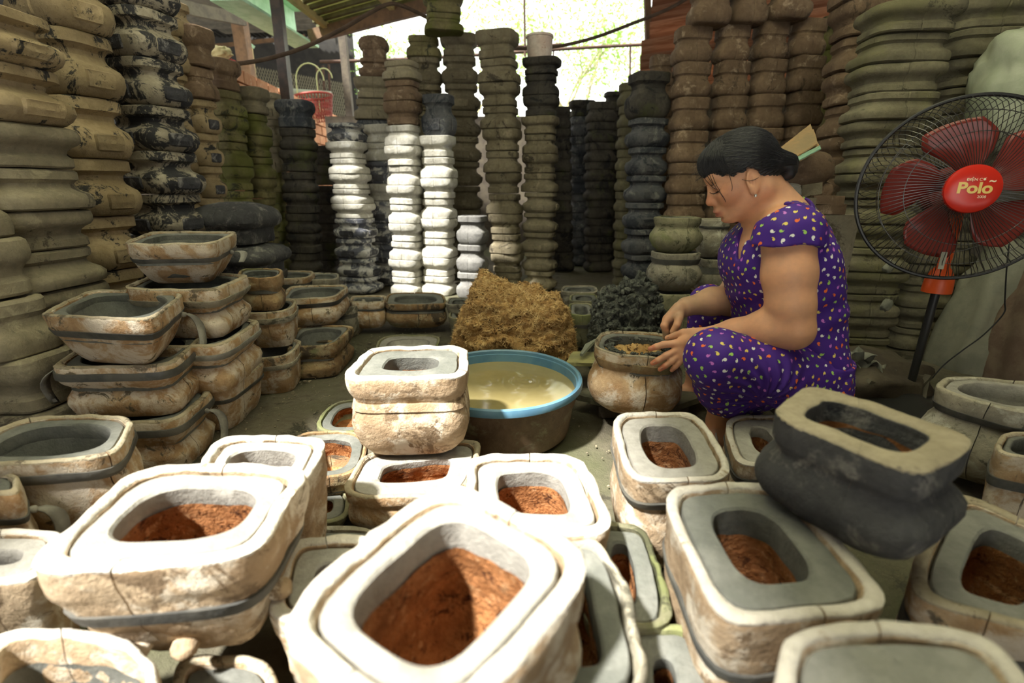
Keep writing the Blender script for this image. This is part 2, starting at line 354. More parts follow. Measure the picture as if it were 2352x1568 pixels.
beam('steel_post', dp(628, -60, 4.3), foot(dp(650, 200, 4.3)), .075, .075, M['steel'], 'dark steel post passing in front of the green beam', 'post')
beam('wooden_post', dp(547, 30, 5.6), foot(dp(572, 190, 5.6)), .12, .12, M['wood'], 'brown wooden post left of the dark steel post', 'post')
beam('wooden_post', dp(786, 78, 6.0), foot(dp(797, 172, 6.0)), .075, .075, M['darkwood'], 'thin dark post standing against the bright opening', 'post')
beam('wooden_post', dp(571, 110, 5.7), foot(dp(580, 215, 5.7)), .05, .06, M['yellowwood'], 'narrow yellowish post close beside the brown wooden one', 'post')
beam('roof_beam', dp(370, 6, 4.6), dp(560, 46, 5.5), .05, .10, M['darkwood'], 'dark roof beam reaching the brown wooden post', 'beam')
beam('roof_beam', dp(712, 84, 5.05), dp(1000, 8, 4.6), .05, .10, M['wood'], 'brown edge beam under the translucent roof sheets', 'beam')
beam('roof_rafter', dp(650, -20, 4.4), dp(752, 62, 5.0), .05, .05, M['yellowwood'], 'yellow rafter running up under the translucent sheets', 'rafter')
beam('roof_rafter', dp(850, -30, 4.4), dp(905, 20, 4.75), .05, .05, M['yellowwood'], 'short yellow rafter near the rope at the top', 'rafter')
beam('tie_beam', dp(440, 112, 7.2), dp(700, 84, 8.0), .04, .05, M['wood'], 'thin tie beam deep in the dark shed', 'beam')
beam('tie_beam', dp(560, 90, 5.9), dp(582, 108, 5.9), .05, .03, M['greenp'], 'short pale green bracket next to the brown post', 'bracket')
# translucent corrugated sheets of the rear roof
Pa, Pb, Pc = dp(655, -40, 4.3), dp(735, 78, 5.1), dp(1010, 2, 4.7)
ux = (Pc - Pb); uy = (Pa - Pb) * 1.5
for k in range(3):
    sh = grid_sheet('roof_sheet', Pb + ux * (k * .34) + Vector((0, 0, .08 + .006 * k)), ux * .35, uy, 2, 60, lambda s, t: .035 * math.cos(t * 2 * math.pi * 9), .003, M['corr'])
    tag(sh, ['yellowish translucent roof sheet next to the green beam', 'yellowish translucent roof sheet in the middle of the three', 'yellowish translucent roof sheet nearest the bright sky'][k], 'roof sheet', 'translucent sheets of the rear roof')
for k in range(11):
    p = Pb + uy * ((k + .5) / 11.5) + Vector((0, 0, .03)); beam('roof_stripe', p, p + ux * 1.02, .035, .03, M['stripe'], None, None, parent=None)  # dark strips added to imitate shade between the corrugations
for k, o in enumerate([x for x in COL.objects if x.name.startswith('roof_stripe')]): tag(o, 'dark batten added for corrugation shade, %s from the brown edge beam' % ORD_[k], 'stripe', 'shade stripes added under the translucent sheets')
# orange plank wall, upper right
A0, A1 = dp(1484, 200, 4.7), dp(2330, 200, 3.3)
pd = (A1 - A0); pd.z = 0; Lp = pd.length; pd.normalize()
pwall = empty('wall_planks', (A0.x, A0.y, 0)); pwall['kind'] = 'structure'; RZ = math.atan2(pd.y, pd.x)
zb = 1.45
for k in range(11):
    st = .0 if k > 3 else -.07
    for seg_ in range(2):
        L0 = (0, Lp * .47)[seg_] + (st if seg_ == 0 else 0); L1 = (Lp * .47 - .008, Lp)[seg_]
        mb = MB(); mb.box((0, 0, 0), (L1 - L0, .018, .130), Matrix.Rotation(.16, 3, 'X'), j=.005)
        o = mb.build('plank', M['plank'], None, False); o.parent = pwall
        p = pd * ((L0 + L1) / 2); o.location = (p.x, p.y, zb + .118 * k + .0); o.rotation_euler = (0, 0, RZ + random.uniform(-.004, .004))
grid_sheet('wall_right_rear', (A0.x + .05, A0.y + .08, 0), (A1.x - A0.x, A1.y - A0.y, 0), (0, 0, 1.46), 20, 8, lambda s, t: .01 * noise.noise(Vector((s * 9, t * 4, 15))), .06, M['darkwood'], kind='structure')  # dark backing added, shade between the stacks is put into its colour
beam('corner_stud', dp(1492, 215, 4.75), dp(1486, -30, 4.75), .05, .05, M['wood'], 'corner stud of the orange plank wall', 'post')

# ropes, rails and wires against the sky
def rope(name, pts, r_, mat, label, cat, n=8, sub=10):
    P_ = [Vector(p) for p in pts]; out = []; 
    for i in range(len(P_) - 1):
        p0 = P_[max(i - 1, 0)]; p1 = P_[i]; p2 = P_[i + 1]; p3 = P_[min(i + 2, len(P_) - 1)]
        for k in range(sub):
            t = k / sub; out.append(.5 * ((2 * p1) + (p2 - p0) * t + (2 * p0 - 5 * p1 + 4 * p2 - p3) * t * t + (3 * p1 - p0 - 3 * p2 + p3) * t ** 3))
    out.append(P_[-1]); mb = MB(); mb.tube(out, r_, n); return tag(mb.build(name, mat), label, cat)
rope('slack_rope', [dp(x, y, Y) for x, y, Y in ((455, 128, 3.3), (520, 146, 3.4), (600, 138, 3.5), (690, 112, 3.6), (780, 70, 3.7), (840, 35, 3.75), (890, 10, 3.8), (925, 14, 3.85), (990, 45, 3.95))], .013, M['hose'], 'brown slack rope arching from the left stacks to the top', 'rope')
rope('slack_rope', [dp(x, y, 4.4) for x, y in ((1180, 112), (1270, 108), (1360, 88), (1450, 55), (1540, 18), (1620, -30))], .013, M['hose'], 'brown rope rising to the right beside the plank wall', 'rope')
rope('top_rail', [dp(x, y, 6.2) for x, y in ((735, 142), (900, 137), (1100, 126), (1300, 112), (1500, 101))], .018, M['rust'], 'thin rusty rail crossing the bright opening', 'rail', sub=3)
rope('top_rail', [dp(x, y, 6.1) for x, y in ((1080, 106), (1210, 106), (1290, 101))], .012, M['rust'], 'short thin rail behind the white bucket', 'rail', sub=3)
rope('hanging_pipe', [dp(1204, -20, 6.0), dp(1206, 130, 6.0)], .013, M['rust'], 'vertical thin pipe against the sky above the bucket', 'pipe', sub=3)
rope('hanging_pipe', [dp(1448, 100, 6.2), dp(1446, 250, 6.2)], .012, M['rust'], 'vertical thin rod below the rail near the planks', 'pipe', sub=3)
rope('hanging_pipe', [dp(1272, 112, 6.2), dp(1266, 200, 6.2)], .010, M['steel'], 'thin dark rod right behind the white bucket', 'pipe', sub=3)
# chain-link fence with hooped bars behind the brick wall
fe = empty('chain_link_fence', dp(700, 240, 6.6)); fe.location.z = 1.3; tag(fe, 'chain-link fence behind the brick wall at the upper left', 'fence')
def infe(o): o.parent = fe; o.matrix_parent_inverse = Matrix.Translation(-fe.location); return o
Fa, Fb = dp(545, 145, 6.9), dp(800, 148, 8.2); Fh = 1.15; mb = MB(); nd = 46
Fz0 = Fa.z - Fh
for k in range(-14, nd):
    for sgn in (1, -1):
        pts = []
        for i in range(15):
            s = (k + (i if sgn > 0 else 14 - i)) / nd
            if 0 <= s <= 1: pts.append(Vector((Fa.x + (Fb.x - Fa.x) * s, Fa.y + (Fb.y - Fa.y) * s + .004 * sgn, Fz0 + Fh * i / 14)))
        if len(pts) > 1: mb.tube(pts, .0040, 4, False)
infe(tag(mb.build('wire_mesh', plain('dull_wire', (.20, .18, .11), rough=.6)), kind='stuff'))
for x, y0, y1 in ((728, 150, 240), (742, 150, 240), (755, 148, 240)):
    infe(MB().tube([dp(x, y0, 6.3), dp(x + 4, y1, 6.3)], .014, 8).build('fence_bar', M['rust']))
infe(MB().tube([dp(600, 205, 6.2), dp(760, 217, 6.2)], .035, 10).build('fence_pipe', plain('grey_green_pipe', (.30, .33, .24), rough=.6)))
for (cx, rr) in ((712, 32), (745, 18)):
    cc = dp(cx, 172 + rr * .4, 6.1); rad = rr * m_per_px(cc)
    infe(MB().tube([cc + Vector((rad * math.cos(a), 0, rad * math.sin(a) * 1.1)) for a in [math.pi * k / 12 for k in range(13)]] + [cc + Vector((-rad * 1.05, 0, -.35))], .007, 6).build('hooped_stem', plain('pale_vine_stem', (.45, .48, .22), rough=.7)))

# ------------------------------------------------------------------ rounded-rectangle sections
def se(th, n):
    c, s = math.cos(th), math.sin(th)
    r = (abs(c) ** n + abs(s) ** n) ** (-1.0 / n)
    return c * r, s * r
def lerp_prof(prof, z):
    for (z0, s0), (z1, s1) in zip(prof, prof[1:]):
        if z <= z1: 
            k = 0 if z1 == z0 else (z - z0) / (z1 - z0); return s0 + (s1 - s0) * k
    return prof[-1][1]

# profiles: (height fraction, half-width fraction), bottom to top
PROF = {
    'bell':  [(0, .78), (.04, .86), (.12, .94), (.24, 1.0), (.38, 1.0), (.46, .95), (.52, .83), (.57, .75), (.64, .71), (.72, .72), (.76, .77), (.785, .86), (.80, .885), (.97, .885), (1, .84)],
    'slab':  [(0, .93), (.04, .99), (.16, 1.0), (.32, .995), (.42, .95), (.48, .86), (.53, .79), (.62, .76), (.68, .77), (.70, .83), (.73, .85), (.96, .85), (1, .80)],
    'round': [(0, .84), (.05, .93), (.14, .99), (.28, 1.0), (.38, .95), (.45, .86), (.50, .82), (.60, .81), (.64, .85), (.66, .90), (.70, .91), (.97, .91), (1, .88)],
    'wide':  [(0, .90), (.05, .98), (.16, 1.0), (.30, 1.0), (.40, .96), (.47, .88), (.55, .82), (.66, .80), (.72, .83), (.76, .87), (.95, .87), (1, .83)],
    'dome':  [(0, .74), (.05, .77), (.30, .78), (.36, .80), (.42, .92), (.52, .99), (.64, 1.0), (.76, .95), (.87, .82), (.95, .62), (1, .35)],
    'cup':   [(0, .68), (.06, .74), (.25, .83), (.48, .92), (.66, .97), (.70, .99), (.97, 1.0), (1, .98)],
}
_mesh_cache = {}
def unit_mesh(kind, variant, n=4.2, seg=44):
    """closed mould block of half width 1, half depth 1, height 1 (objects are scaled to size)"""
    prof = PROF[kind]; rnd = random.Random(hash((kind, variant, 3)) & 0xffff if False else sum(map(ord, kind)) * 13 + variant * 101)
    ths = []
    for k in range(seg):
        ths.append(2 * math.pi * k / seg)
    for s in (math.pi / 2, 3 * math.pi / 2):      # the joint between the two halves, front and back
        ths += [s - .035, s + .035]
    ths = sorted(set(round(x % (2 * math.pi), 5) for x in ths)); m = len(ths)
    o = rnd.uniform(0, 50); vs = []; fs = []
    for j, (z, s) in enumerate(prof):
        nn = n if s > .7 or kind != 'dome' else 2.6
        for th in ths:
            x, y = se(th, nn)
            d = 1 + .022 * noise.noise(Vector((x * 1.3 + o, y * 1.3, z * 1.6))) + .012 * noise.noise(Vector((x * 5 + o, y * 5, z * 6)))
            groove = 1.0
            if min(abs(th - math.pi / 2), abs(th - 3 * math.pi / 2)) < .01: groove = .968
            zz = z + (.012 * noise.noise(Vector((x * 2, y * 2, o)))) * (1 if 0 < z < 1 else 1)
            vs.append((x * s * d * groove, y * s * d * groove, zz))
    L = len(prof)
    for j in range(L - 1):
        for k in range(m):
            k2 = (k + 1) % m; fs.append((j * m + k, j * m + k2, (j + 1) * m + k2, (j + 1) * m + k))
    # top is a shallow hollow, bottom a flat
    c0 = len(vs)
    top = L - 1; s = prof[-1][1]
    for kk, (sc, zz) in enumerate(((.78, 1.0), (.72, .93), (.2, .90))) if kind != 'dome' else ():
        for th in ths:
            x, y = se(th, n); vs.append((x * s * sc, y * s * sc, zz))
        a = (top * m) if kk == 0 else c0 + (kk - 1) * m; b = c0 + kk * m
        for k in range(m):
            k2 = (k + 1) % m; fs.append((a + k, a + k2, b + k2, b + k))
    last = len(vs) - m
    fs.append(tuple(last + k for k in range(m))); fs.append(tuple(range(m))[::-1])
    me = bpy.data.meshes.new('clay_mould_' + kind); me.from_pydata(vs, [], fs); finish(me, None, True, 34)
    me.materials.append(None)
    return me
def get_unit(kind, variant):
    key = (kind, variant)
    if key not in _mesh_cache: _mesh_cache[key] = unit_mesh(kind, variant)
    return _mesh_cache[key]
def panel_mesh(kind, side=0, z0=.10, z1=.42, w=.5, n=4.2):
    """raised plaque on the belly: a patch that follows the wall and stands proud of it"""
    key = ('panel', kind, side, z0, z1, w)
    if key in _mesh_cache: return _mesh_cache[key]
    prof = PROF[kind]; nu, nv = 14, 9; vs = []; fs = []
    base = -math.pi / 2 if side == 0 else 0.0
    for i in range(nu + 1):
        for j in range(nv + 1):
            u = i / nu * 2 - 1; v = j / nv * 2 - 1
            e = (abs(u) ** 6 + abs(v) ** 6) ** (1 / 6)
            th = base + u * w * .8; z = (z0 + z1) / 2 + v * (z1 - z0) / 2
            if e > 1: # pull the corners in: rounded plaque
                th = base + u / e * w * .8; z = (z0 + z1) / 2 + v / e * (z1 - z0) / 2
            x, y = se(th, n); s = lerp_prof(prof, z)
            edge = max(abs(u), abs(v)); off = .055 if edge < .9 else -.02
            off += .012 * noise.noise(Vector((u * 3, v * 3, side + 5)))
            if max(abs(u), abs(v)) < .62: off -= .014
            vs.append((x * (s + off), y * (s + off), z))
    for i in range(nu):
        for j in range(nv):
            a = i * (nv + 1) + j; fs.append((a, a + nv + 1, a + nv + 2, a + 1))
    me = bpy.data.meshes.new('raised_panel'); me.from_pydata(vs, [], fs); finish(me, None, True, 30); me.materials.append(None)
    _mesh_cache[key] = me; return me

ORD = ['', 'second', 'third', 'fourth', 'fifth', 'sixth', 'seventh', 'eighth', 'ninth', 'tenth', 'eleventh', 'twelfth', 'thirteenth',
       'fourteenth', 'fifteenth', 'sixteenth', 'seventeenth', 'eighteenth', 'nineteenth', 'twentieth', 'twenty-first', 'twenty-second', 'twenty-third', 'twenty-fourth', 'twenty-fifth']
n_units = 0
def column(desc, adj, bot, top, Y, segs, wb, wt=None, rot=0.0, aspect=.78, z0=0.0, group=None, jit=.035, name='clay_mould', noun='mould', first='topmost of'):
    """stack of moulds. segs from the top down: (kind, relative height, flipped, material, panel material or None, adjective or None)"""
    global n_units
    B = dp(*bot, Y); T = dp(*top, Y); wt = wt or wb
    wB = wb * m_per_px(B) / 2; wT = wt * m_per_px(T) / 2
    H = T.z - z0; tot = sum(s[1] for s in segs); z = T.z
    r = random.Random(int(bot[0] * 7 + top[1] * 3))
    out = []
    for i, s in enumerate(segs):
        kind, rh, flip, mat = s[:4]; pan = s[4] if len(s) > 4 else None; a2 = s[5] if len(s) > 5 and s[5] else adj
        ws = s[6] if len(s) > 6 else 1.0
        h = H * rh / tot; zb = z - h
        k = ((zb + h / 2) - B.z) / (T.z - B.z); hw = (wB + (wT - wB) * k) * ws
        x = B.x + (T.x - B.x) * k + r.uniform(-jit, jit) * hw; y = Y + r.uniform(-jit, jit) * hw
        nm = name
        o = bpy.data.objects.new(nm, get_unit(kind, r.randrange(4))); link(o)
        hw *= r.uniform(.975, 1.03)
        o.scale = (hw, hw * aspect, h * .985)
        rz = rot + r.uniform(-.07, .07)
        o.material_slots[0].link = 'OBJECT'; o.material_slots[0].material = mat
        if flip: o.rotation_euler = (math.pi, 0, rz); o.location = (x, y, zb + h)
        else: o.rotation_euler = (0, 0, rz); o.location = (x, y, zb)
        o.rotation_euler.y += r.uniform(-.012, .012)
        if pan:
            for side in (0, 1):
                c = bpy.data.objects.new('raised_panel', panel_mesh(kind, side)); link(c, o)
                c.material_slots[0].link = 'OBJECT'; c.material_slots[0].material = pan
        lab = (f"{a2} {noun}, topmost of {desc}" if i == 0 else f"{a2} {noun}, {ORD[i]} from top of {desc}")
        if len(lab.split()) > 16: print('LONG', lab)
        tag(o, lab, 'clay mould', group or ('moulds of ' + desc)); n_units += 1
        z = zb; out.append(o)
    return out

# ------------------------------------------------------------------ opened moulds: split shell, clay liner, husk lining, rubber strap
def bil(q, u, v):
    a = (1 - u) * .5; b = (1 + u) * .5; c = (1 - v) * .5; d = (1 + v) * .5
    return q[0] * (a * c) + q[1] * (b * c) + q[2] * (b * d) + q[3] * (a * d)
POTP = {
    'belly': [(0, .66), (.05, .76), (.18, .90), (.34, .985), (.46, 1.0), (.58, .97), (.66, .925), (.71, .91), (.76, .95), (.80, .985), (1, 1.0)],
    'jar':   [(0, .60), (.05, .74), (.18, .98), (.34, 1.10), (.48, 1.11), (.60, 1.03), (.68, .93), (.73, .90), (.78, .93), (.82, .97), (1, 1.0)],
    'bowl':  [(0, .60), (.06, .66), (.25, .77), (.45, .86), (.62, .93), (.70, .955), (.74, .985), (1, 1.0)],
    'cup':   [(0, .76), (.08, .80), (.25, .86), (.5, .91), (.66, .93), (.72, .96), (1, 1.0)],
    'waist': [(0, .88), (.10, .93), (.30, .97), (.40, .90), (.48, .82), (.56, .86), (.66, .96), (.76, 1.0), (1, 1.0)],
    'flange': [(0, .70), (.06, .80), (.14, .98), (.22, 1.08), (.34, 1.13), (.44, 1.12), (.50, 1.06), (.54, .98), (.60, .90), (.66, .88), (.70, .93), (.74, .99), (1, 1.0)],
    'block': [(0, .90), (.1, .94), (.3, .97), (.6, .98), (1, 1.0)],
}
def pot(label, quad, z, h, prof='belly', mat='plaster', liner='liner', husk='husk', n=4.0, rim=.020, wall=.030, strap=None, seam=(-1.5, 1.6),
        tail=None, cat='mould', group=None, name='open_clay_mould', depth=.80, recess=.004, filled=False, strapm='rubber', jag=1.0, tilt=None, feet=None, world_quad=None, n2=2.9, seg=56, rimcap=.3, topmat=None, sg=.010):
    P = PROFILE = POTP[prof]
    W = [gp(px, py, z) for px, py in quad] if world_quad is None else [Vector(p) for p in world_quad]
    c = sum(W, Vector()) / 4; q = [(p - c) for p in W]
    for p in q: p.z = 0
    ha = ((q[1] - q[0]).length + (q[2] - q[3]).length) / 4; hb = ((q[3] - q[0]).length + (q[2] - q[1]).length) / 4
    rimo = min(rim, ha * rimcap, hb * rimcap)
    root = empty(name, (c.x, c.y, z - h)); rnd = random.Random(int(quad[0][0] * 3 + quad[2][1]) if world_quad is None else 5); o0 = rnd.uniform(0, 90)
    tag(root, label, cat, group)
    def pos(th, s, off, zz, nn=n, j=.0025):
        u, v = se(th, nn); fu = max(0.02, 1 - off / ha); fv = max(0.02, 1 - off / hb)
        p = bil(q, u * s * fu, v * s * fv) if s <= 1.6 else Vector()
        p = Vector((p.x, p.y, zz))
        if j:
            k = Vector((p.x * 14 + o0, p.y * 14, zz * 14)); d = noise.noise(k); d2 = noise.noise(k * 3.1)
            p += Vector((u, v, 0)) * (d * j * 1.6 + d2 * j * .8); p.z += (noise.noise(k * 1.7) * j * .9 + d2 * j * .5) if zz > .01 else 0
        return p
    # two shell halves
    tin = .34 * h
    out = [(lerp_prof(P, f), 0.0, f * h) for f in (0, .04, .1, .18, .26, .34, .42, .5, .58, .64, .68, .72, .77, .82, .88, .95)]
    loop = out + [(1, .0012, h * .985), (1, .004, h), (1, rimo * .5, h * 1.004), (1, rimo - .003, h), (1, rimo, h * .985)]
    loop += [(min(1, lerp_prof(P, f)), rimo, f * h) for f in (.85, .68, .5, .30, .12, .03)]
    ja = .0027 * jag
    for k in range(2):
        t0 = seam[0] + sg if k == 0 else seam[1] + sg; t1 = seam[1] - sg if k == 0 else seam[0] + 2 * math.pi - sg
        nseg = max(8, int(seg * (t1 - t0) / (2 * math.pi))); vs = []; fs = []; L = len(loop)
        for i in range(nseg + 1):
            th = t0 + (t1 - t0) * i / nseg
            for (s, off, zz) in loop: vs.append(pos(th, s, off, zz, n, ja))
        for i in range(nseg):
            for j in range(L):
                j2 = (j + 1) % L; fs.append((i * L + j, i * L + j2, (i + 1) * L + j2, (i + 1) * L + j))
        fs.append(tuple(range(L))[::-1]); fs.append(tuple(nseg * L + j for j in range(L)))
        mesh_obj('mould_half', vs, fs, M[mat], root, True, 40)
    def rimface():
        lp = [(1, .0015, h - .004), (1, .0016, h - .001), (1, .0045, h + .0012), (1, rimo * .5, h + .0022), (1, rimo - .0035, h + .0012), (1, rimo - .0006, h - .0015), (1, rimo - .0004, h - .006)]
        for k in range(2):
            t0 = seam[0] + sg * 1.1 if k == 0 else seam[1] + sg * 1.1; t1 = seam[1] - sg * 1.1 if k == 0 else seam[0] + 2 * math.pi - sg * 1.1
            ns = max(8, int(seg * 1.3 * (t1 - t0) / (2 * math.pi))); vs = []; fs = []; L = len(lp)
            for i in range(ns + 1):
                th = t0 + (t1 - t0) * i / ns
                for (s, off, zz) in lp: vs.append(pos(th, s, off - .0004, zz + .0005, n, ja))
            for i in range(ns):
                for j in range(L - 1): fs.append((i * L + j, i * L + j + 1, (i + 1) * L + j + 1, (i + 1) * L + j))
            mesh_obj('rim_face', vs, fs, M[topmat], root, True, 50)
    def ring(name, loop, mat, closed=True, nn=n, j=.001, cap=False, parent=root, sh=40):
        vs = []; fs = []; L = len(loop)
        for i in range(seg):
            th = 2 * math.pi * i / seg
            for it in loop:
                s, off, zz = it[:3]; vs.append(pos(th, s, off, zz, it[3] if len(it) > 3 else nn, j))
        for i in range(seg):
            i2 = (i + 1) % seg
            for k in range(L if closed else L - 1):
                k2 = (k + 1) % L; fs.append((i * L + k, i * L + k2, i2 * L + k2, i2 * L + k))
        if cap: fs.append(tuple(i * L + L - 1 for i in range(seg)))
        return mesh_obj(name, vs, fs, M[mat], parent, True, sh)
    g = rimo + .0030; zt = h - recess
    if filled:
        ring('clay_fill', [(1, g, zt - .03), (1, g, zt - .002), (1, g + .002, zt), (1, g + .03, zt - .001), (.5, g, zt + .001)], liner, closed=False, cap=True)
    else:
        if wall > 0:
            e = g + wall
            ring('clay_liner', [(1, g, h * .5), (1, g, zt - .003), (1, g + .002, zt), (1, g + wall * .5, zt + .0005, (n + n2) / 2), (1, e - .003, zt - .0005, n2), (1, e, zt - .004, n2),
                                (1, e - .001, h * .84, n2), (1, e - .004, h * .72, n2), (1, e - .012, h * .6, n2)], liner, j=.0016)
        else:
            e = g
        zi = h * .80
        if husk:
            ring('husk_lining', [(1, e - .0005, zi, n2), (1, e - .003, h * .68, n2), (1, e - .012, h * .5, n2), (.97, e - .014, h * .36, n2), (.93, e - .012, h * .18, n2), (.84, e, h * .08, n2), (.4, e, h * .06, n2)], husk, closed=False, j=.003, cap=True, sh=None)
        else:
            ring('mould_floor', [(1, e, h * .8, n2), (.95, e, h * .4, n2), (.85, e, h * .16, n2), (.4, e, h * .12, n2)], liner, closed=False, j=.003, cap=True, sh=None)
    topmat = topmat or {'plaster': 'rimpale', 'plaster_tan': 'rimtan'}.get(mat)
    if topmat:
        rimface()
    if strap is not None:
        zs, zw = strap[0] * h, (strap[1] if len(strap) > 1 else .010)
        st = ring('rubber_strap', [(lerp_prof(P, (zs - zw) / h), .002, zs - zw), (lerp_prof(P, (zs - zw) / h), -.0035, zs - zw), (lerp_prof(P, zs / h), -.0045, zs), (lerp_prof(P, (zs + zw) / h), -.0035, zs + zw), (lerp_prof(P, (zs + zw) / h), .002, zs + zw)], strapm, j=.0012)
        if tail is not None:
            th, L2 = tail; p0 = pos(th, lerp_prof(P, zs / h), -.006, zs, n, 0); dr = Vector((p0.x, p0.y, 0)).normalized(); sd = Vector((-dr.y, dr.x, 0))
            mb = MB(); vs = []; fs = []; K = 9
            for i in range(K):
                t = i / (K - 1); p = p0 + dr * (.004 + .03 * math.sin(t * 2.2)) + Vector((0, 0, .008 * math.sin(t * 3) - L2 * t ** 1.4)) + sd * .012 * math.sin(t * 4)
                wd = .005 + .005 * math.sin(min(1, t * 1.3) * math.pi * .8); ax = (sd * math.cos(t * 1.5) + dr * math.sin(t * 1.5))
                for a, b in ((-1, 0), (1, 0), (1, .0018), (-1, .0018)): vs.append(p + ax * wd * a + Vector((0, 0, b)) + dr * b)
            for i in range(K - 1):
                for a in range(4): fs.append((i * 4 + a, i * 4 + (a + 1) % 4, (i + 1) * 4 + (a + 1) % 4, (i + 1) * 4 + a))
            fs += [(0, 1, 2, 3), tuple((K - 1) * 4 + a for a in range(4))]
            tl = mesh_obj('strap_tail', vs, fs, M['rubber_pale'], st, True, None)
            kn = MB(); bmk = bmesh.new(); bmesh.ops.create_icosphere(bmk, subdivisions=2, radius=.007)
            vs = [v.co + p0 + dr * .004 + Vector((0, 0, 0)) * 0 for v in bmk.verts]; vs = [v + Vector((noise.noise(v * 90) * .003, noise.noise(v * 80) * .003, 0)) for v in vs]
            fs = [tuple(v.index for v in f.verts) for f in bmk.faces]; bmk.free()
            mesh_obj('strap_knot', vs, fs, M['rubber_pale'], st, True, None)
    if feet:
        for (th, zz) in feet:
            p = pos(th, lerp_prof(P, zz), .002, zz * h, n, 0); dr = Vector((p.x, p.y, 0)).normalized()
            b2 = bmesh.new(); bmesh.ops.create_icosphere(b2, subdivisions=2, radius=.016)
            vs = [Vector((v.co.x, v.co.y, v.co.z * .8)) + p + dr * .006 + dr * noise.noise(v.co * 60) * .006 for v in b2.verts]; fs = [tuple(v.index for v in f.verts) for f in b2.faces]; b2.free()
            mesh_obj('foot_lump', vs, fs, M[mat], root, True, None)
    if tilt: root.rotation_euler = tilt
    return root, (round(ha * 2, 3), round(hb * 2, 3), [round(x, 3) for x in c])

# ================================================================== the open moulds
POTS = []
def PT(*a, **k):
    r = pot(*a, **k); POTS.append((a[0][:50], r[1], a[3])); return r[0]
# --- foreground
PT('large white-rimmed mould at front centre, wet orange husk inside a grey clay ring', [(588, 1440), (1010, 1745), (1400, 1275), (1015, 1085)], .33, .21, 'belly', n=4.4, rim=.019, wall=.020, liner='liner_pale', seam=(1.52, -1.55 + 2 * math.pi), recess=.003, feet=[(3.3, .25)], jag=1.5, n2=4)
PT('pale mould at front left with a rubber strap and orange husk inside', [(8, 1330), (590, 1285), (722, 1070), (322, 1060)], .27, .165, 'bowl', n=4.8, rim=.020, wall=.028, liner='liner_pale', strap=(.52, .009), seam=(-1.75, 1.55), feet=[(-2.0, .15), (-1.45, .15), (-.3, .35)], jag=1.5, n2=3.2)
PT('white mould with a slit-like opening just behind the strapped front left mould', [(425, 1120), (700, 1115), (762, 1000), (500, 997)], .235, .20, 'cup', n=4.6, rim=.017, wall=.022, liner='liner_pale', seam=(-1.5, 1.5))
PT('tall whitish mould perched on another one left of the water basin', [(778, 874), (1078, 868), (1072, 792), (848, 796)], .30, .19, 'belly', n=5.5, rim=.020, wall=.040, husk='husk', seam=(-.62, 2.5), strap=(.66, .008), strapm='plaster', n2=3.4)
PT('brown mould carrying the tall whitish one, square dark opening', [(778, 1145), (1080, 1142), (1112, 1000), (826, 1040)], .105, .105, 'belly', 'plaster_tan', n=4.6, rim=.014, wall=.045, liner='liner_pale', seam=(-.7, 2.4), n2=5)
PT('white mould with a wide orange opening right behind the front centre mould', [(1078, 1215), (1432, 1240), (1335, 1040), (1064, 1040)], .205, .17, 'cup', n=4.6, rim=.018, wall=.030, liner='liner_pale', seam=(-1.4, 1.45), n2=3.6, jag=1.4)
PT('pale split mould with grey liner standing nearest the basin on its right', [(1440, 1112), (1702, 1098), (1604, 943), (1400, 948)], .215, .21, 'belly', 'plaster', n=4.8, rim=.015, wall=.030, strap=(.76, .008), seam=(-1.5, 1.55), n2=3.0, liner='liner_pale')
PT('pale mould half hidden behind the black one, in front of the foot', [(1688, 1072), (1880, 1066), (1800, 950), (1660, 956)], .15, .15, 'belly', 'plaster', n=4.8, rim=.015, wall=.036, strap=(.72, .008), n2=2.8, liner='liner_pale')
PT('big mould with smooth dark grey liner and deep orange well, under the black one', [(1650, 1452), (2085, 1398), (1800, 1106), (1508, 1112)], .245, .24, 'cup', 'plaster', n=5.0, rim=.017, wall=.034, strap=(.66, .006), seam=(-1.45, 1.5), n2=3.2)
PT('black soot-covered mould resting askew on top of the front right moulds', [(1758, 950), (2125, 1105), (2262, 1008), (1860, 878)], .375, .135, 'flange', 'black', liner='black', husk='husk', n=4.8, rim=.038, wall=.0, seam=(-1.3, 1.9), n2=3.0, jag=1.0, recess=.002, rimcap=.42, topmat='dusttop', sg=.0015)
PT('large mould at the right edge below the black one, dark interior', [(2060, 1365), (2470, 1475), (2560, 1290), (2180, 1112)], .19, .19, 'belly', 'plaster_tan', liner='fill', n=4.8, rim=.018, wall=.030, strap=(.66, .010), n2=4)
PT('mould packed full with smooth grey clay at the bottom right corner', [(1762, 1790), (2560, 1800), (2255, 1425), (1795, 1430)], .30, .19, 'cup', 'plaster', liner='fill', n=4.8, rim=.018, filled=True, seam=(-1.5, 1.62), recess=.003)
PT('mossy mould with ragged grey liner between front centre and right moulds', [(1330, 1440), (1560, 1450), (1495, 1205), (1350, 1200)], .14, .14, 'cup', 'plaster_moss', n=4.6, rim=.010, wall=.026, jag=1.6)
PT('mould with broken rim half under the front centre mould, on its right', [(1180, 1640), (1512, 1590), (1400, 1228), (1180, 1240)], .225, .2, 'cup', 'plaster_grey', n=4.4, rim=.011, wall=.026, jag=1.8, n2=5)
PT('low dark mossy mould at the bottom edge right of centre', [(1400, 1700), (1700, 1680), (1600, 1428), (1420, 1425)], .13, .13, 'cup', 'plaster_moss', n=4.4, rim=.012, wall=.030)
PT('pale mould cut off by the bottom left corner, grey lining', [(-130, 1720), (420, 1740), (330, 1448), (-40, 1440)], .165, .16, 'cup', 'plaster', liner='liner', husk=None, n=3.4, rim=.018, wall=.0, jag=1.5)
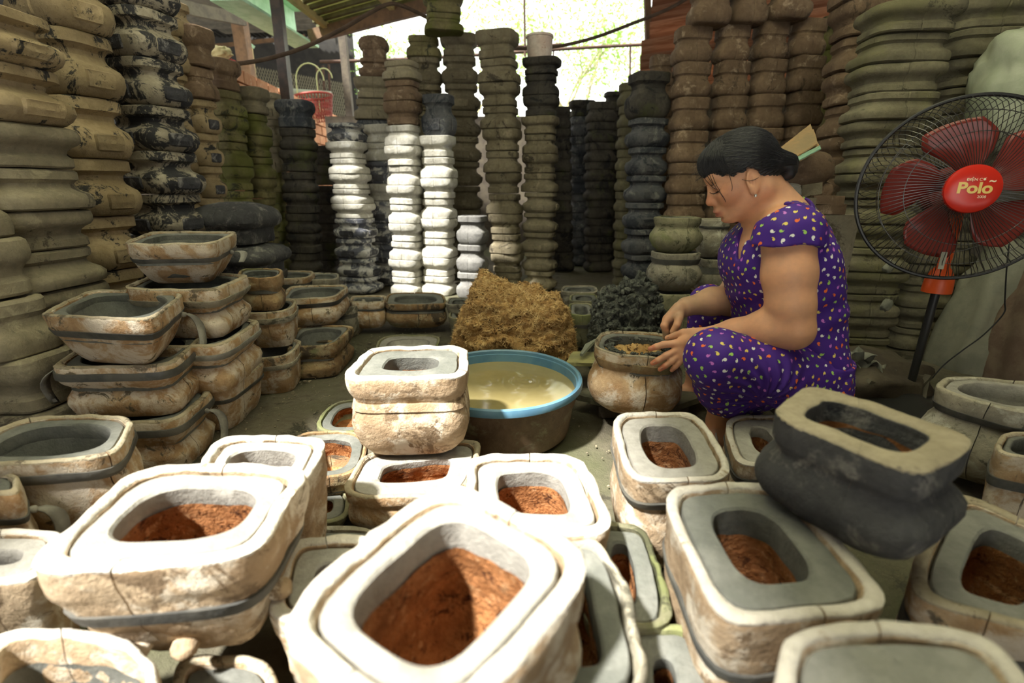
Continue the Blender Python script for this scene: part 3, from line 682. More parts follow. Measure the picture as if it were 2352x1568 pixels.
PT('low tan mould under the front left and centre moulds at the bottom edge', [(380, 1700), (680, 1700), (620, 1500), (400, 1505)], .08, .08, 'cup', 'plaster_tan', n=4.4, rim=.015, wall=.024)
PT('whitish mould at the left edge behind the strapped front left mould', [(-190, 1345), (90, 1340), (160, 1212), (-140, 1214)], .17, .17, 'cup', 'plaster', liner='liner_pale', n=4.4, rim=.017, wall=.030)
PT('white mould with deep shadowed well behind the front centre mould, left side', [(600, 1430), (900, 1430), (880, 1226), (655, 1232)], .15, .15, 'cup', 'plaster', liner='liner_pale', n=4.6, rim=.020, wall=.030, seam=(-1.5, 1.75))
PT('low mould with a split far rim behind the front centre mould', [(660, 1275), (880, 1270), (860, 1204), (680, 1206)], .05, .05, 'cup', 'plaster_grey', n=4.6, rim=.014, wall=.024, seam=(-1.5, 1.85))
PT('dark brown mould on the floor left of the tall whitish mould', [(660, 1105), (835, 1090), (850, 985), (660, 990)], .095, .095, 'bowl', 'plaster_brown', n=3.0, rim=.009, wall=.024)
PT('mossy-rimmed low mould on the floor, farther left of the tall whitish mould', [(705, 990), (860, 992), (880, 915), (765, 918)], .055, .055, 'bowl', 'plaster_moss', n=3.0, rim=.010, wall=.024)
PT('small dark mould on the floor below the brown one, in shadow', [(672, 1200), (800, 1195), (805, 1118), (690, 1120)], .045, .045, 'bowl', 'plaster_moss', n=3.0, rim=.010, wall=.022)
PT('deep strapped mould at the left edge with thick grey lining', [(-170, 1078), (268, 1052), (316, 952), (50, 952)], .22, .17, 'belly', 'plaster_tan', husk=None, liner='liner', n=4.8, rim=.014, wall=.020, strap=(.80, .010), seam=(-.75, 2.3))
PT('small tan mould at the far left edge with a loose rubber tail', [(-150, 1140), (48, 1135), (45, 1083), (-120, 1085)], .20, .20, 'belly', 'plaster_tan', n=4.8, rim=.016, wall=.024, strap=(.74, .006), tail=(.0, .10))
# --- left tan stacks
PT('orange tan mould, topmost of the three-high stack at left', [(78, 724), (352, 736), (428, 670), (212, 664)], .395, .125, 'bowl', 'plaster_tan', husk=None, liner='liner', n=6.5, rim=.014, wall=.012, strap=(.66, .008), seam=(.05, 3.2), tail=(.45, .11))
PT('orange tan mould, middle one of the three-high stack at left', [(98, 848), (392, 842), (482, 762), (240, 765)], .27, .13, 'waist', 'plaster_tan', husk=None, n=6.5, rim=.016, wall=.014, strap=(.82, .009), seam=(-.35, 2.9), tail=(3.6, .09))
PT('orange tan mould, lowest of the three-high stack at left', [(130, 980), (405, 970), (496, 890), (262, 890)], .14, .14, 'waist', 'plaster_tan', husk=None, n=6.5, rim=.016, wall=.014, strap=(.80, .009), seam=(-.3, 2.9), tail=(.15, .10))
PT('orange brown mould, topmost of the four-high stack, knotted strap end', [(270, 562), (492, 560), (552, 532), (345, 532)], .52, .115, 'bowl', 'plaster_tan', husk=None, n=6.5, rim=.014, wall=.010, strap=(.60, .006), seam=(-2.4, .9), tail=(.05, .03))
PT('tan mould, second from the top of the four-high stack', [(270, 664), (492, 668), (582, 629), (362, 626)], .405, .135, 'waist', 'plaster_tan', husk=None, n=6.5, rim=.018, wall=.010, strap=(.70, .010), strapm='plaster_grey', seam=(-.35, 2.7))
PT('cracked tan mould, third from the top of the four-high stack', [(310, 800), (512, 795), (606, 732), (400, 728)], .27, .135, 'waist', 'plaster_tan', husk=None, n=6.5, rim=.018, wall=.010, strap=(.76, .008), strapm='rubber_pale', seam=(-.25, 2.8))
PT('tan mould at the bottom of the four-high stack, standing on the floor', [(330, 905), (524, 895), (616, 828), (410, 828)], .135, .135, 'cup', 'plaster_tan', husk=None, n=6.5, rim=.018, wall=.010, strap=(.70, .006), seam=(-.3, 2.8))
PT('small dark-rimmed mould, topmost of the three behind the four-high stack', [(538, 638), (640, 638), (656, 615), (552, 616)], .375, .115, 'waist', 'plaster_brown', husk=None, n=3.6, rim=.010, wall=.008)
PT('tan mould, middle one of the three behind the four-high stack', [(548, 722), (664, 716), (690, 686), (590, 686)], .26, .13, 'cup', 'plaster_tan', husk=None, n=3.8, rim=.014, wall=.008, strap=(.76, .010), strapm='plaster_grey')
PT('cracked tan mould, lowest of the three behind the four-high stack', [(548, 828), (668, 818), (700, 778), (600, 778)], .135, .135, 'cup', 'plaster_tan', husk=None, n=3.8, rim=.014, wall=.008, strap=(.72, .008), strapm='plaster_grey', seam=(-.2, 2.8))
PT('strapped round-bellied tan mould lying on a brown one, left of centre', [(640, 690), (772, 682), (806, 654), (664, 656)], .245, .125, 'belly', 'plaster_tan', husk=None, n=6.5, rim=.012, wall=.010, strap=(.76, .009))
PT('brown waisted mould under the strapped round-bellied one', [(650, 800), (770, 792), (818, 746), (680, 746)], .125, .125, 'waist', 'plaster_brown', husk=None, n=6.5, rim=.016, wall=.010, seam=(-.2, 2.7))
PT('grey-tan mould just right of the brown waisted one', [(745, 712), (812, 706), (846, 686), (775, 688)], .145, .145, 'belly', 'plaster_grey', husk=None, n=4.0, rim=.012, wall=.010, strap=(.70, .008))
PT('shallow tan mould with knotted strap, left of the square olive mould', [(800, 694), (882, 694), (892, 678), (806, 678)], .16, .13, 'belly', 'plaster_tan', husk=None, n=4.0, rim=.012, wall=.010, strap=(.7, .004), tail=(.3, .05))
PT('square olive brown mould with grey liner, in front of the pale stacks', [(878, 700), (1030, 698), (1016, 671), (892, 671)], .15, .125, 'belly', 'plaster_brown', n=5.0, rim=.010, wall=.030, husk=None, strap=(.70, .008), tail=(2.9, .06))
PT('low grey mould on the floor behind the tall whitish one', [(852, 806), (1004, 806), (1014, 768), (880, 768)], .045, .045, 'cup', 'plaster_moss', n=3.6, rim=.009, wall=.030, liner='liner_pale', husk=None)
PT('small white-rimmed mould left of the straw heap, upper one', [(1022, 700), (1090, 699), (1078, 682), (1028, 682)], .15, .06, 'cup', 'plaster_grey', n=4, rim=.010, wall=.015, husk=None)
PT('small white-rimmed mould left of the straw heap, lower one in front', [(1028, 732), (1096, 731), (1080, 703), (1034, 703)], .11, .11, 'cup', 'plaster_moss', n=4, rim=.010, wall=.018, husk=None)
PT('flat broken mould with strap lying behind the small stacks at left', [(636, 642), (708, 638), (728, 622), (648, 621)], .27, .09, 'cup', 'plaster_tan', husk=None, n=4, rim=.012, wall=.008, strap=(.6, .010), tail=(-1.2, .03))
PT('pale flat mould next to the broken strapped one at left', [(704, 642), (776, 640), (780, 627), (712, 625)], .25, .08, 'cup', 'plaster_grey', husk=None, n=6, rim=.010, wall=.008)
PT('small grey mould right of the straw heap, farthest back', [(1286, 670), (1374, 672), (1370, 655), (1292, 655)], .15, .07, 'cup', 'plaster_grey', n=4, rim=.012, wall=.018, husk=None)
PT('small grey mould right of the straw heap, middle one', [(1306, 692), (1378, 692), (1372, 673), (1310, 673)], .15, .07, 'cup', 'plaster_moss', n=4, rim=.010, wall=.018, husk=None)
PT('green-grey mould right of the straw heap, nearest of the three', [(1304, 722), (1368, 724), (1362, 695), (1306, 694)], .16, .15, 'cup', 'plaster_moss', n=4, rim=.009, wall=.016, husk=None, strap=(.65, .008))
PT('mould rim showing behind the dark clay heap', [(1376, 672), (1450, 672), (1446, 655), (1382, 655)], .15, .10, 'cup', 'plaster_grey', n=4, rim=.010, wall=.016, husk=None)
PT('grey-green mould on the floor left of the far knee', [(1496, 700), (1604, 700), (1594, 662), (1500, 662)], .16, .15, 'cup', 'plaster_moss', n=3.6, rim=.010, wall=.022, husk=None)
# jars at the back beside the grey column
def jar(label, px, py, Y, wpx, hh, mat='plaster_grey', strap=(.78, .010), prof='jar', n=2.8, seam=(-1.35, 1.8)):
    c = dp(px, py, Y); hw = wpx * m_per_px(c) / 2; hd = hw * .85
    wq = [(c.x - hw, Y - hd, c.z), (c.x + hw, Y - hd, c.z), (c.x + hw, Y + hd, c.z), (c.x - hw, Y + hd, c.z)]
    return pot(label, [(px, py)] * 4, c.z, hh, prof, mat, n=n, rim=.012, wall=.008, husk=None, strap=strap, world_quad=wq, seam=seam, name='round_clay_jar', tail=None, cat='jar')[0]
jm = m_per_px(dp(1555, 575, 1.95))
jar('round-bellied olive jar, upper of the two beside the grey column', 1556, 498, 1.95, 104, 78 * jm, 'plaster_moss', strap=None)
jar('round-bellied strapped jar, lower of the two beside the grey column', 1552, 577, 1.95, 108, 88 * jm, 'plaster_grey')
jar('grey jar with tied strap, upper one right behind the face', 1642, 503, 2.05, 66, 88 * jm, 'plaster_grey', strap=(.8, .005))
jar('squat grey jar under the strapped one, behind her arms', 1640, 592, 2.05, 72, 88 * jm, 'plaster_grey', strap=(.7, .012))
jar('grey supporting jar at the foot of the jar pair, mostly hidden', 1642, 682, 2.05, 84, .20, 'plaster_grey', strap=None)
jar('dark mould block carrying the two round-bellied jars', 1552, 668, 1.95, 100, .215, 'plaster_moss', strap=None, prof='block', n=5)
# right side
PT('pale rounded mould at the right edge with a black strap and tail', [(2140, 892), (2400, 965), (2520, 890), (2170, 858)], .23, .20, 'jar', 'plaster_grey', liner='liner_pale', husk=None, n=3.6, rim=.016, wall=.024, strap=(.78, .008), tail=(-.6, .08))
PT('tan mould cut off by the right edge, below the pale rounded one', [(2284, 1040), (2480, 1070), (2520, 1000), (2290, 988)], .19, .18, 'cup', 'plaster_tan', husk=None, n=4, rim=.012, wall=.012, strap=(.65, .010))
# the mould being worked
WORKED = PT('ochre round-bellied mould being filled on the board by the woman', [(1358, 806), (1566, 830), (1568, 770), (1378, 756)], .245, .19, 'jar', 'plaster_tan', n=3.4, rim=.009, wall=.012, strap=(.80, .012), strapm='plaster_brown', husk='husk', seam=(2.0, 5.0))
for q in POTS: print(q)

# ================================================================== stacks of moulds
def rep(n, *seg): return [tuple(seg)] * n
def alt(n, kind, h, mat, start=0, *more): return [(kind, h, (i + start) % 2 == 1, mat) + tuple(more) for i in range(n)]
m = M; PD = m['panel_dark']; pw = m['u_white']; wbk = m['u_wb']
# centre, left to right
column('the patchy stack left of centre', 'soot-streaked', (829, 650), (793, 284), 3.15, alt(1, 'bell', .9, wbk, 0, PD) + alt(1, 'slab', .8, pw, 1) + alt(4, 'slab', .75, pw, 0) + rep(3, 'bell', 1.05, False, wbk, PD) + rep(1, 'bell', .9, False, wbk), 92, 82, -.30)
column('the lone-headed stack behind the patchy one', 'brown', (866, 650), (860, 82), 3.62, [('dome', 1.0, False, m['u_brown'], None, 'rounded brown', .75)] + alt(1, 'bell', .8, m['u_brown'], 0, None, None, .8) + alt(2, 'slab', .9, m['u_olive'], 1) + alt(1, 'bell', 1.4, m['u_blue'], 1, PD, 'black-banded') + alt(7, 'slab', .9, m['u_dark'], 0), 84, 88, .1)
column('the narrow patchy stack among pale ones', 'sooty', (895, 650), (877, 288), 3.4, alt(2, 'slab', .8, pw, 1) + rep(1, 'bell', 1.05, False, wbk, PD) + alt(1, 'slab', .8, pw, 1) + rep(4, 'bell', 1.05, False, wbk, PD), 82, 76, -.30)
column('the tall pale stack just left of the middle', 'pale', (937, 655), (924, 143), 3.1, [('slab', .7, False, m['u_olive']), ('slab', .8, False, m['u_brown']), ('slab', .9, True, m['u_brown'])] + alt(9, 'slab', .8, pw, 0), 74, 84, -.30)
column('the pale stack crowned by a dark mould', 'pale', (1010, 655), (1006, 218), 3.1, [('bell', 1.6, False, m['u_blue'], m['u_blue'], 'dark slate', .94)] + alt(8, 'slab', .85, pw, 1), 78, 80, -.30)
column('the short three-high stack left of the straw heap', 'blue-grey', (1084, 665), (1087, 494), 2.95, rep(3, 'bell', 1, False, m['u_grey']), 70, 68, -.30)
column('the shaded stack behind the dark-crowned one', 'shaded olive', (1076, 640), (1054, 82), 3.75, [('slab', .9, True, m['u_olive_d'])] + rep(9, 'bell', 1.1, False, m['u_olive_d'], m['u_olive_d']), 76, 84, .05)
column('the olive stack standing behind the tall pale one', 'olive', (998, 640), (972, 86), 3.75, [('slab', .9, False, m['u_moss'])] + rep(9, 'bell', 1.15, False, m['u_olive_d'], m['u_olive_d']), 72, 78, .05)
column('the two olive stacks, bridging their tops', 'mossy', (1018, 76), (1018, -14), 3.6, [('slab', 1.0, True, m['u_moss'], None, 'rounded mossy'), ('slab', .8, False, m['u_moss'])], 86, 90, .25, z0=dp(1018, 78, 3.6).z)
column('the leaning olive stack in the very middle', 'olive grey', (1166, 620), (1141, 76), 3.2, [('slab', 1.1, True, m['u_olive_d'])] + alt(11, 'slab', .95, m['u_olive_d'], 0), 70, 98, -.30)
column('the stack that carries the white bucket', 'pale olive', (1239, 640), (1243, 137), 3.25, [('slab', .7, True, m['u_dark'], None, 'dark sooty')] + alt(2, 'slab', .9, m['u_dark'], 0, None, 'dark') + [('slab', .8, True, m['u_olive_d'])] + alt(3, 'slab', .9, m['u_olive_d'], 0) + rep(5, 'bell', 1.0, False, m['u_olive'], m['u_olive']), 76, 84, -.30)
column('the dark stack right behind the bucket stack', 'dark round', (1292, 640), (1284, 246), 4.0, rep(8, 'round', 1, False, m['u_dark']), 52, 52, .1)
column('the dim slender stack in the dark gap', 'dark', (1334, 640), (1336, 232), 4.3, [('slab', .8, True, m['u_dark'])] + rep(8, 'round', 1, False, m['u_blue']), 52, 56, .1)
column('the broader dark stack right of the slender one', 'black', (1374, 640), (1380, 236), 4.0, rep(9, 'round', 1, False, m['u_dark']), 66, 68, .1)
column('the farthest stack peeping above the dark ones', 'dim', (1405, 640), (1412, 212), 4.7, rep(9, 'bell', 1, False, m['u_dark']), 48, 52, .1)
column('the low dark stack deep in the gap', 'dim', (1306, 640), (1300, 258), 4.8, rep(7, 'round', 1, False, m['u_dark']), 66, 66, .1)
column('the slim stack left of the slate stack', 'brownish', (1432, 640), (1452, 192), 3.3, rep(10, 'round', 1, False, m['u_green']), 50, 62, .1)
column('the slate stack behind the clay heap', 'slate', (1472, 650), (1492, 168), 2.85, [('bell', 1.5, False, m['u_dark'], None, 'big dark', 1.04)] + rep(7, 'bell', .98, False, m['u_blue'], m['u_blue']), 86, 92, .22)
column('the small stack peeping over the slate one', 'brown', (1500, 600), (1520, 128), 3.5, rep(8, 'round', 1, False, m['u_brown']), 50, 58, .1)
for (xb, xt, yt, wt_, cap, nm) in ((1580, 1591, 66, 84, (1632, 1000, 62), 'first'), (1672, 1680, 62, 76, (1716, 0, 0), 'second'), (1752, 1767, 56, 78, None, 'third'), (1836, 1853, 48, 82, None, 'last')):
    column('the %s of four brown stacks behind her head' % nm, 'brown', (xb - 8, 500), (xt, yt), 2.75, rep(9, 'round', 1, False, m['u_brown']), 84, wt_, .12)
column('the first two brown stacks, bridging them', 'rounded', (1628, 58), (1632, -34), 2.7, [('round', 1, False, m['u_brown'])], 92, 92, .1, z0=dp(1628, 62, 2.7).z, noun='dark brown mould')
column('the second and third brown stacks, bridging them', 'rounded', (1718, 55), (1720, -40), 2.7, [('round', 1, False, m['u_brown'])], 84, 84, .1, z0=dp(1718, 58, 2.7).z, noun='brown mould')
column('the last two brown stacks, bridging them', 'wide-rimmed', (1808, 48), (1812, -36), 2.7, [('bell', 1, False, m['u_brown'])], 98, 98, .1, z0=dp(1808, 50, 2.7).z, noun='brown mould')
column('the mossy stack between brown and big stacks', 'mossy', (1890, 480), (1912, 40), 3.3, rep(9, 'round', 1, False, m['u_moss']), 60, 66, .1)
column('the tall shaded stack touching the mossy giant', 'shaded brown', (1930, 500), (2008, -70), 2.25, alt(12, 'wide', 1, m['u_brown'], 0), 120, 150, -.1)
column('the giant mossy stack left of the fan', 'thick olive', (1986, 600), (2082, 22), 1.9, alt(14, 'wide', 1, m['u_moss'] if False else m['u_green'], 1), 150, 186, -.15, jit=.06)
column('the giant mossy stack behind the fan', 'wide olive', (2128, 640), (2266, 12), 2.0, alt(14, 'wide', 1, m['u_green'], 1), 130, 188, -.2, jit=.05)
column('the giant stacks, resting across their tops', 'dark brown', (2128, 16), (2128, -66), 2.15, [('wide', 1, True, m['u_brown'])], 160, 160, 0, z0=dp(2128, 22, 2.15).z)
# left
column('the big grey stack at the left edge', 'heavy tan grey', (22, 560), (-78, 20), 1.3, [('bell', 1.0, False, m['u_tanb'], m['u_tanb'])] * 1 + [('bell', 1.1, False, m['u_tanb'], m['u_tanb'])] + alt(8, 'wide', .85, m['u_olive'], 1), 300, 290, -.12, jit=.02)
column('the far left edge, partly outside', 'grey', (-40, 700), (-260, 250), 1.12, alt(6, 'wide', .9, m['u_olive'], 1), 220, 240, -.1)
column('the tan stack with black soot patches', 'sooty tan', (222, 560), (120, -80), 1.78, rep(7, 'bell', 1.0, False, m['u_tanb'], m['u_tanb']), 176, 200, -.32, jit=.015)
column('the black-patched grey stack beside the tan one', 'black-patched', (382, 520), (290, -90), 2.05, alt(1, 'bell', 1.0, m['u_greyb'], 0) + rep(8, 'bell', .98, False, m['u_greyb'], PD), 166, 180, -.3, jit=.015)
column('the thin stack behind the black-patched one', 'brown', (430, 500), (388, 6), 2.55, [('bell', 1, False, m['u_tanb'])] * 10, 80, 84, -.2)
column('the stack topped by a broad rounded slab', 'patchy brown', (478, 500), (436, 66), 2.6, [('slab', 1.1, True, m['u_brown'], None, 'broad rounded'), ('slab', .9, False, m['u_brown'])] + rep(7, 'bell', 1.0, False, m['u_tanb'], PD), 76, 94, -.25)
column('the mossy stack right of the slab-topped one', 'mossy', (512, 480), (470, 200), 3.0, alt(9, 'slab', 1, m['u_moss'], 0), 64, 70, -.1)
column('the first of the receding green stacks', 'green-tinged', (552, 520), (494, 140), 2.9, [('slab', 1.1, True, m['u_brown'], None, 'wide brown')] + alt(9, 'slab', .95, m['u_moss'], 0), 78, 96, -.2)
column('the second of the receding green stacks', 'dark mossy', (604, 520), (568, 204), 3.1, [('slab', 1.1, True, m['u_olive'], None, 'rounded olive')] + alt(9, 'slab', .95, m['u_moss'], 0), 68, 82, -.15)
column('the slim panelled stack among the green ones', 'slim olive', (640, 520), (622, 214), 3.35, rep(3, 'bell', 1.0, False, m['u_olive'], m['u_olive']) + alt(6, 'slab', .8, m['u_moss'], 0), 48, 46, -.1)
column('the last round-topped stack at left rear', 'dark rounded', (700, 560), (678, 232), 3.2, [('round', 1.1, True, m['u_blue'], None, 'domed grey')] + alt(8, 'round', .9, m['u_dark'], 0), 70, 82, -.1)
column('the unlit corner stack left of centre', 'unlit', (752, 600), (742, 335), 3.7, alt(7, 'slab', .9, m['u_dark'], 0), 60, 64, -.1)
# the round black pair on the left
c1 = column('the round black pair behind the four-high stack', 'soot-black', (588, 640), (532, 462), 2.2, [('dome', 1.25, False, M['black'], None, 'domed soot-black', 1.0), ('dome', 1.0, False, M['black'], None, None, 1.0)], 150, 156, -.1, z0=dp(588, 628, 2.2).z, aspect=.9, jit=0)
for o in c1: o.scale.y = o.scale.x
base = column('the dark block standing under the round black pair', 'dark', (590, 700), (590, 622), 2.2, [('cup', 1, False, m['u_dark'])] * 3, 120, 120, 0)
# moulds hidden in the lower left shade, carrying nothing
column('the low shaded stack behind the three-high one', 'shaded olive', (240, 800), (232, 602), 1.9, alt(4, 'wide', 1, m['u_olive'], 0), 150, 120, -.2)
print('UNITS', n_units)

# ================================================================== basin with muddy water
M['basin'] = plain('blue_plastic', (.085, .20, .31), rough=.38, c2=(.13, .27, .37), sc=8, bump=.06)
M['basin_out'] = clay('muddy_plastic', (.12, .075, .045), (.19, .125, .075), dark=(.06, .045, .03), damt=.3, pale=(.22, .20, .13), pamt=.3, bump=.3, rough=.55, spec=.4, var=0)
M['water'] = plain('muddy_water', (.29, .235, .10), rough=.09, spec=.6, c2=(.33, .275, .13), sc=3)
bc = gp(1150, 864, .155); br = (gp(1338, 866, .155) - gp(962, 866, .155)).length / 2
ba = empty('plastic_basin', (bc.x, bc.y, 0)); tag(ba, 'round blue-rimmed plastic basin filled with muddy yellowish water', 'basin')
hb_ = .155
MB().lathe([(0, .0), (br * .80, .0), (br * .83, .004), (br * .86, .03), (br * .90, .085), (br * .925, .10), (br * .935, .128), (br * .955, .140), (br * .955, .1445), (br * .93, .1445), (br * .912, .11), (br * .855, .01), (0, .008)], 72).build('basin_wall', M['basin_out'], ba)
MB().lathe([(br * .957, .1445), (br * .94, .148), (br * .945, .156), (br * .965, .160), (br * .99, .157), (br * 1.0, .148), (br * .995, .139), (br * .97, .136), (br * .957, .1445)], 96).build('basin_rim', M['basin'], ba)
MB().lathe([(br * .945, .1475), (br * .925, .1455), (br * .905, .11), (br * .85, .04)], 96).build('basin_lining', M['basin'], ba)
wv = []; wf = []; nr_, na_ = 40, 96; rw_ = br * .918
for i in range(nr_ + 1):
    for k in range(na_):
        rr = rw_ * i / nr_; a = 2 * math.pi * k / na_; x, y = rr * math.cos(a), rr * math.sin(a)
        d = math.hypot(x - .075, y - .045); d2 = math.hypot(x + .02, y - .05)
        z = .122 + .0016 * math.sin(d * 260) * math.exp(-d * 34) + .0007 * math.sin(d2 * 90) * math.exp(-d2 * 8) + .0010 * noise.noise(Vector((x * 60, y * 60, 1))) * math.exp(-d * 22)
        wv.append((x, y, z))
for i in range(nr_):
    for k in range(na_): wf.append((i * na_ + k, i * na_ + (k + 1) % na_, (i + 1) * na_ + (k + 1) % na_, (i + 1) * na_ + k))
wo = mesh_obj('muddy_water', wv, wf, M['water'], ba, True, None)

# ================================================================== straw heap and clay heap
def heap(name, quadpx, Y, top_pts, mat, label, cat, depth, terr, seed, rough):
    """top_pts: skyline as (px, py); the body follows it and bulges towards the viewer"""
    x0 = dp(quadpx[0], top_pts[0][1], Y).x; x1 = dp(quadpx[1], top_pts[-1][1], Y).x
    xs_ = [dp(px, py, Y).x for px, py in top_pts]; zs_ = [dp(px, py, Y).z for px, py in top_pts]
    nu, nv = 130, 90; vs = []; fs = []
    for i in range(nu + 1):
        u = i / nu; x = x0 + (x1 - x0) * u; zt_ = max(.03, float(np.interp(x, xs_, zs_)))
        for j in range(nv + 1):
            v = j / nv; a = (v * 2 - 1) * math.pi * .5   # front foot -> top -> back foot
            cy = math.sin(a); cz = math.cos(a) ** .55 if math.cos(a) > 0 else 0
            side = max(0.0, 1 - (2 * u - 1) ** 4) ** .5
            p = Vector((x, Y + cy * depth * side * (1.0 + .1 * math.sin(u * 9)), zt_ * cz))
            q = Vector((p.x * 1, p.y, p.z * 1.8)) * 9 + Vector((seed, 0, 0))
            d = noise.noise(q) * .028 + noise.noise(q * 2.7) * .014 * rough + noise.noise(q * 7) * .007 * rough + noise.noise(q * 16) * .004 * rough
            t = math.sin(p.z * 95 + noise.noise(q * .8) * 5 + p.x * 10) * terr
            nrm = Vector(((u - .5) * .7, cy * 1.3 - .2, .4 + cz)).normalized()
            p += nrm * (d + t) * min(1, .2 + side); p.z = max(p.z, 0)
            vs.append(p)
    for i in range(nu):
        for j in range(nv):
            a = i * (nv + 1) + j; fs.append((a, a + nv + 1, a + nv + 2, a + 1))
    o = mesh_obj(name, vs, fs, mat, None, True, None)
    c = Vector((sum(xs_) / len(xs_), Y, 0)); o.data.transform(Matrix.Translation(-c)); o.location = c
    return tag(o, label, cat, kind='stuff'), vs, fs
M['straw'] = clay('straw_husk', (.42, .235, .08), (.66, .42, .17), dark=(.12, .06, .02), damt=.42, dscale=26, pale=(.60, .44, .22), pamt=.4, bump=1.0, scale=18, grain=200, var=0)
M['straw_f'] = plain('straw_fibre', (.74, .53, .24), rough=.7, c2=(.45, .26, .09), sc=30)
Ys = 1.86
o, hv, hf = heap('straw_heap', (1036, 1322), Ys, [(1036, 800), (1052, 740), (1072, 690), (1092, 640), (1110, 628), (1140, 640), (1168, 655), (1200, 668), (1240, 668), (1275, 676), (1300, 700), (1312, 740), (1322, 800)], M['straw'],
     'heap of golden brown rice straw and husk behind the basin', 'straw heap', .17, .006, 3, 1.5)
cst = Vector(o.location)
mb = MB(); r = random.Random(11)
fr = [f for f in hf]
for i in range(15000):
    f = fr[r.randrange(len(fr))]; p = (hv[f[0]] + hv[f[2]]) / 2
    if p.y > Ys + .05: continue
    nrm = ((hv[f[1]] - hv[f[0]]).cross(hv[f[3]] - hv[f[0]]))
    if nrm.length < 1e-9: continue
    nrm.normalize()
    if nrm.y > .2 and nrm.z < 0: nrm = -nrm
    if nrm.y > 0 and nrm.z < .3: nrm = -nrm
    dr = Vector((r.uniform(-1, 1), r.uniform(-1, 1), r.uniform(-.6, .6))); dr = (dr - nrm * dr.dot(nrm) * .75).normalized()
    L = r.uniform(.006, .016); w_ = r.uniform(.0006, .0013); sd = dr.cross(nrm).normalized() * w_
    b0 = p - dr * L + nrm * .001; b1 = p + dr * L + nrm * r.uniform(.002, .006)
    mb.add([b0 - sd, b0 + sd, b1 + sd * .6, b1 - sd * .6], [(0, 1, 2, 3)])
sf = mb.build('loose_straw', M['straw_f'], o, False); sf.matrix_parent_inverse = Matrix.Translation(-cst); sf['kind'] = 'stuff'
M['wetclay'] = clay('wet_green_clay', (.055, .060, .048), (.095, .10, .078), dark=(.02, .022, .018), damt=.45, dscale=22, pale=(.17, .18, .15), pamt=.45, bump=1.0, rough=.55, spec=.5, scale=22, var=0)
Yc = 1.75
o, hv, hf = heap('clay_heap', (1352, 1530), Yc, [(1352, 770), (1366, 700), (1385, 672), (1415, 660), (1440, 642), (1470, 634), (1495, 650), (1512, 680), (1522, 720), (1530, 790)], M['wetclay'],
     'crumbly heap of dark wet clay next to the worked mould', 'clay heap', .12, .004, 31, 2.4)
ccl = Vector(o.location); mb = MB(); r = random.Random(4)
bi = bmesh.new(); bmesh.ops.create_icosphere(bi, subdivisions=2, radius=1); IV = [v.co.copy() for v in bi.verts]; IF = [tuple(v.index for v in f.verts) for f in bi.faces]; bi.free()
for i in range(750):
    f = hf[r.randrange(len(hf))]; p = (hv[f[0]] + hv[f[2]]) / 2
    if p.y > Yc + .05 or p.z < .05: continue
    s = r.uniform(.003, .010) * (1.5 if r.random() < .2 else 1); Mr = Matrix.Rotation(r.uniform(0, 6), 3, Vector((r.random() + .1, r.random(), r.random())).normalized()); kx, kz, of = r.uniform(.9, 1.7), r.uniform(.6, 1.0), Vector((i * 1.7, 0, 0))
    mb.add([p + Vector((0, -.002, .001)) + Mr @ Vector((v.x * s * kx, v.y * s, v.z * s * kz)) * (1 + .45 * noise.noise(v * 1.8 + of)) for v in IV], IF)
sf = mb.build('clay_crumbs', M['wetclay'], o, True, 50); sf.matrix_parent_inverse = Matrix.Translation(-ccl); sf['kind'] = 'stuff'

# ================================================================== boards under the worked mould
M['board'] = plain('muddy_board', (.10, .095, .065), rough=.75, c2=(.17, .16, .105), bump=.6, sc=10)
M['board_y'] = plain('mossy_yellow_board', (.34, .31, .13), rough=.8, c2=(.22, .21, .10), bump=.5, sc=10)
bz = .055
q = [gp(1322, 905, bz), gp(1500, 952, bz), gp(1640, 900, bz), gp(1420, 855, bz)]
bo = empty('low_work_board', sum(q, Vector()) / 4); bo.location.z = 0; tag(bo, 'low wooden board on blocks carrying the ochre mould', 'board')
def slab(name, q, th, mat, parent=None, jit=.002):
    vs = []; n = 8
    for z in (0, -th):
        for i in range(n + 1):
            for j in range(n + 1):
                p = bil(q, i / n * 2 - 1, j / n * 2 - 1); vs.append(Vector((p.x + random.uniform(-jit, jit), p.y + random.uniform(-jit, jit), p.z + z + random.uniform(-jit, jit) * .4)))
    K = (n + 1) ** 2; fs = []
    for i in range(n):
        for j in range(n):
            a = i * (n + 1) + j; f = (a, a + n + 1, a + n + 2, a + 1); fs += [f, tuple(x + K for x in f[::-1])]
    for j in range(n):
        for a, b in ((j, j + 1), (n * (n + 1) + j + 1, n * (n + 1) + j), ((j + 1) * (n + 1), j * (n + 1)), (j * (n + 1) + n, (j + 1) * (n + 1) + n)): fs.append((b, a, a + K, b + K))
    o = mesh_obj(name, vs, fs, mat, None, False)
    if parent is not None: o.parent = parent; o.matrix_parent_inverse = Matrix.Translation(-Vector(parent.location))
    return o
mid1 = (q[0] * .55 + q[1] * .45); mid2 = (q[3] * .55 + q[2] * .45); gap = (q[1] - q[0]).normalized() * .003
slab('board_plank', [q[0], mid1 - gap, mid2 - gap, q[3]], .018, M['board'], bo); slab('board_plank', [mid1 + gap, q[1], q[2], mid2 + gap], .018, M['board'], bo)
for px, py in ((1400, 925), (1560, 925), (1460, 880)):
    p = gp(px, py - 6, bz); o = MB().box((p.x, p.y + .02, .018), (.06, .05, .036), j=.002).build('board_block', M['darkwood'], None, False); o.parent = bo; o.matrix_parent_inverse = Matrix.Translation(-Vector(bo.location))
zz = .10
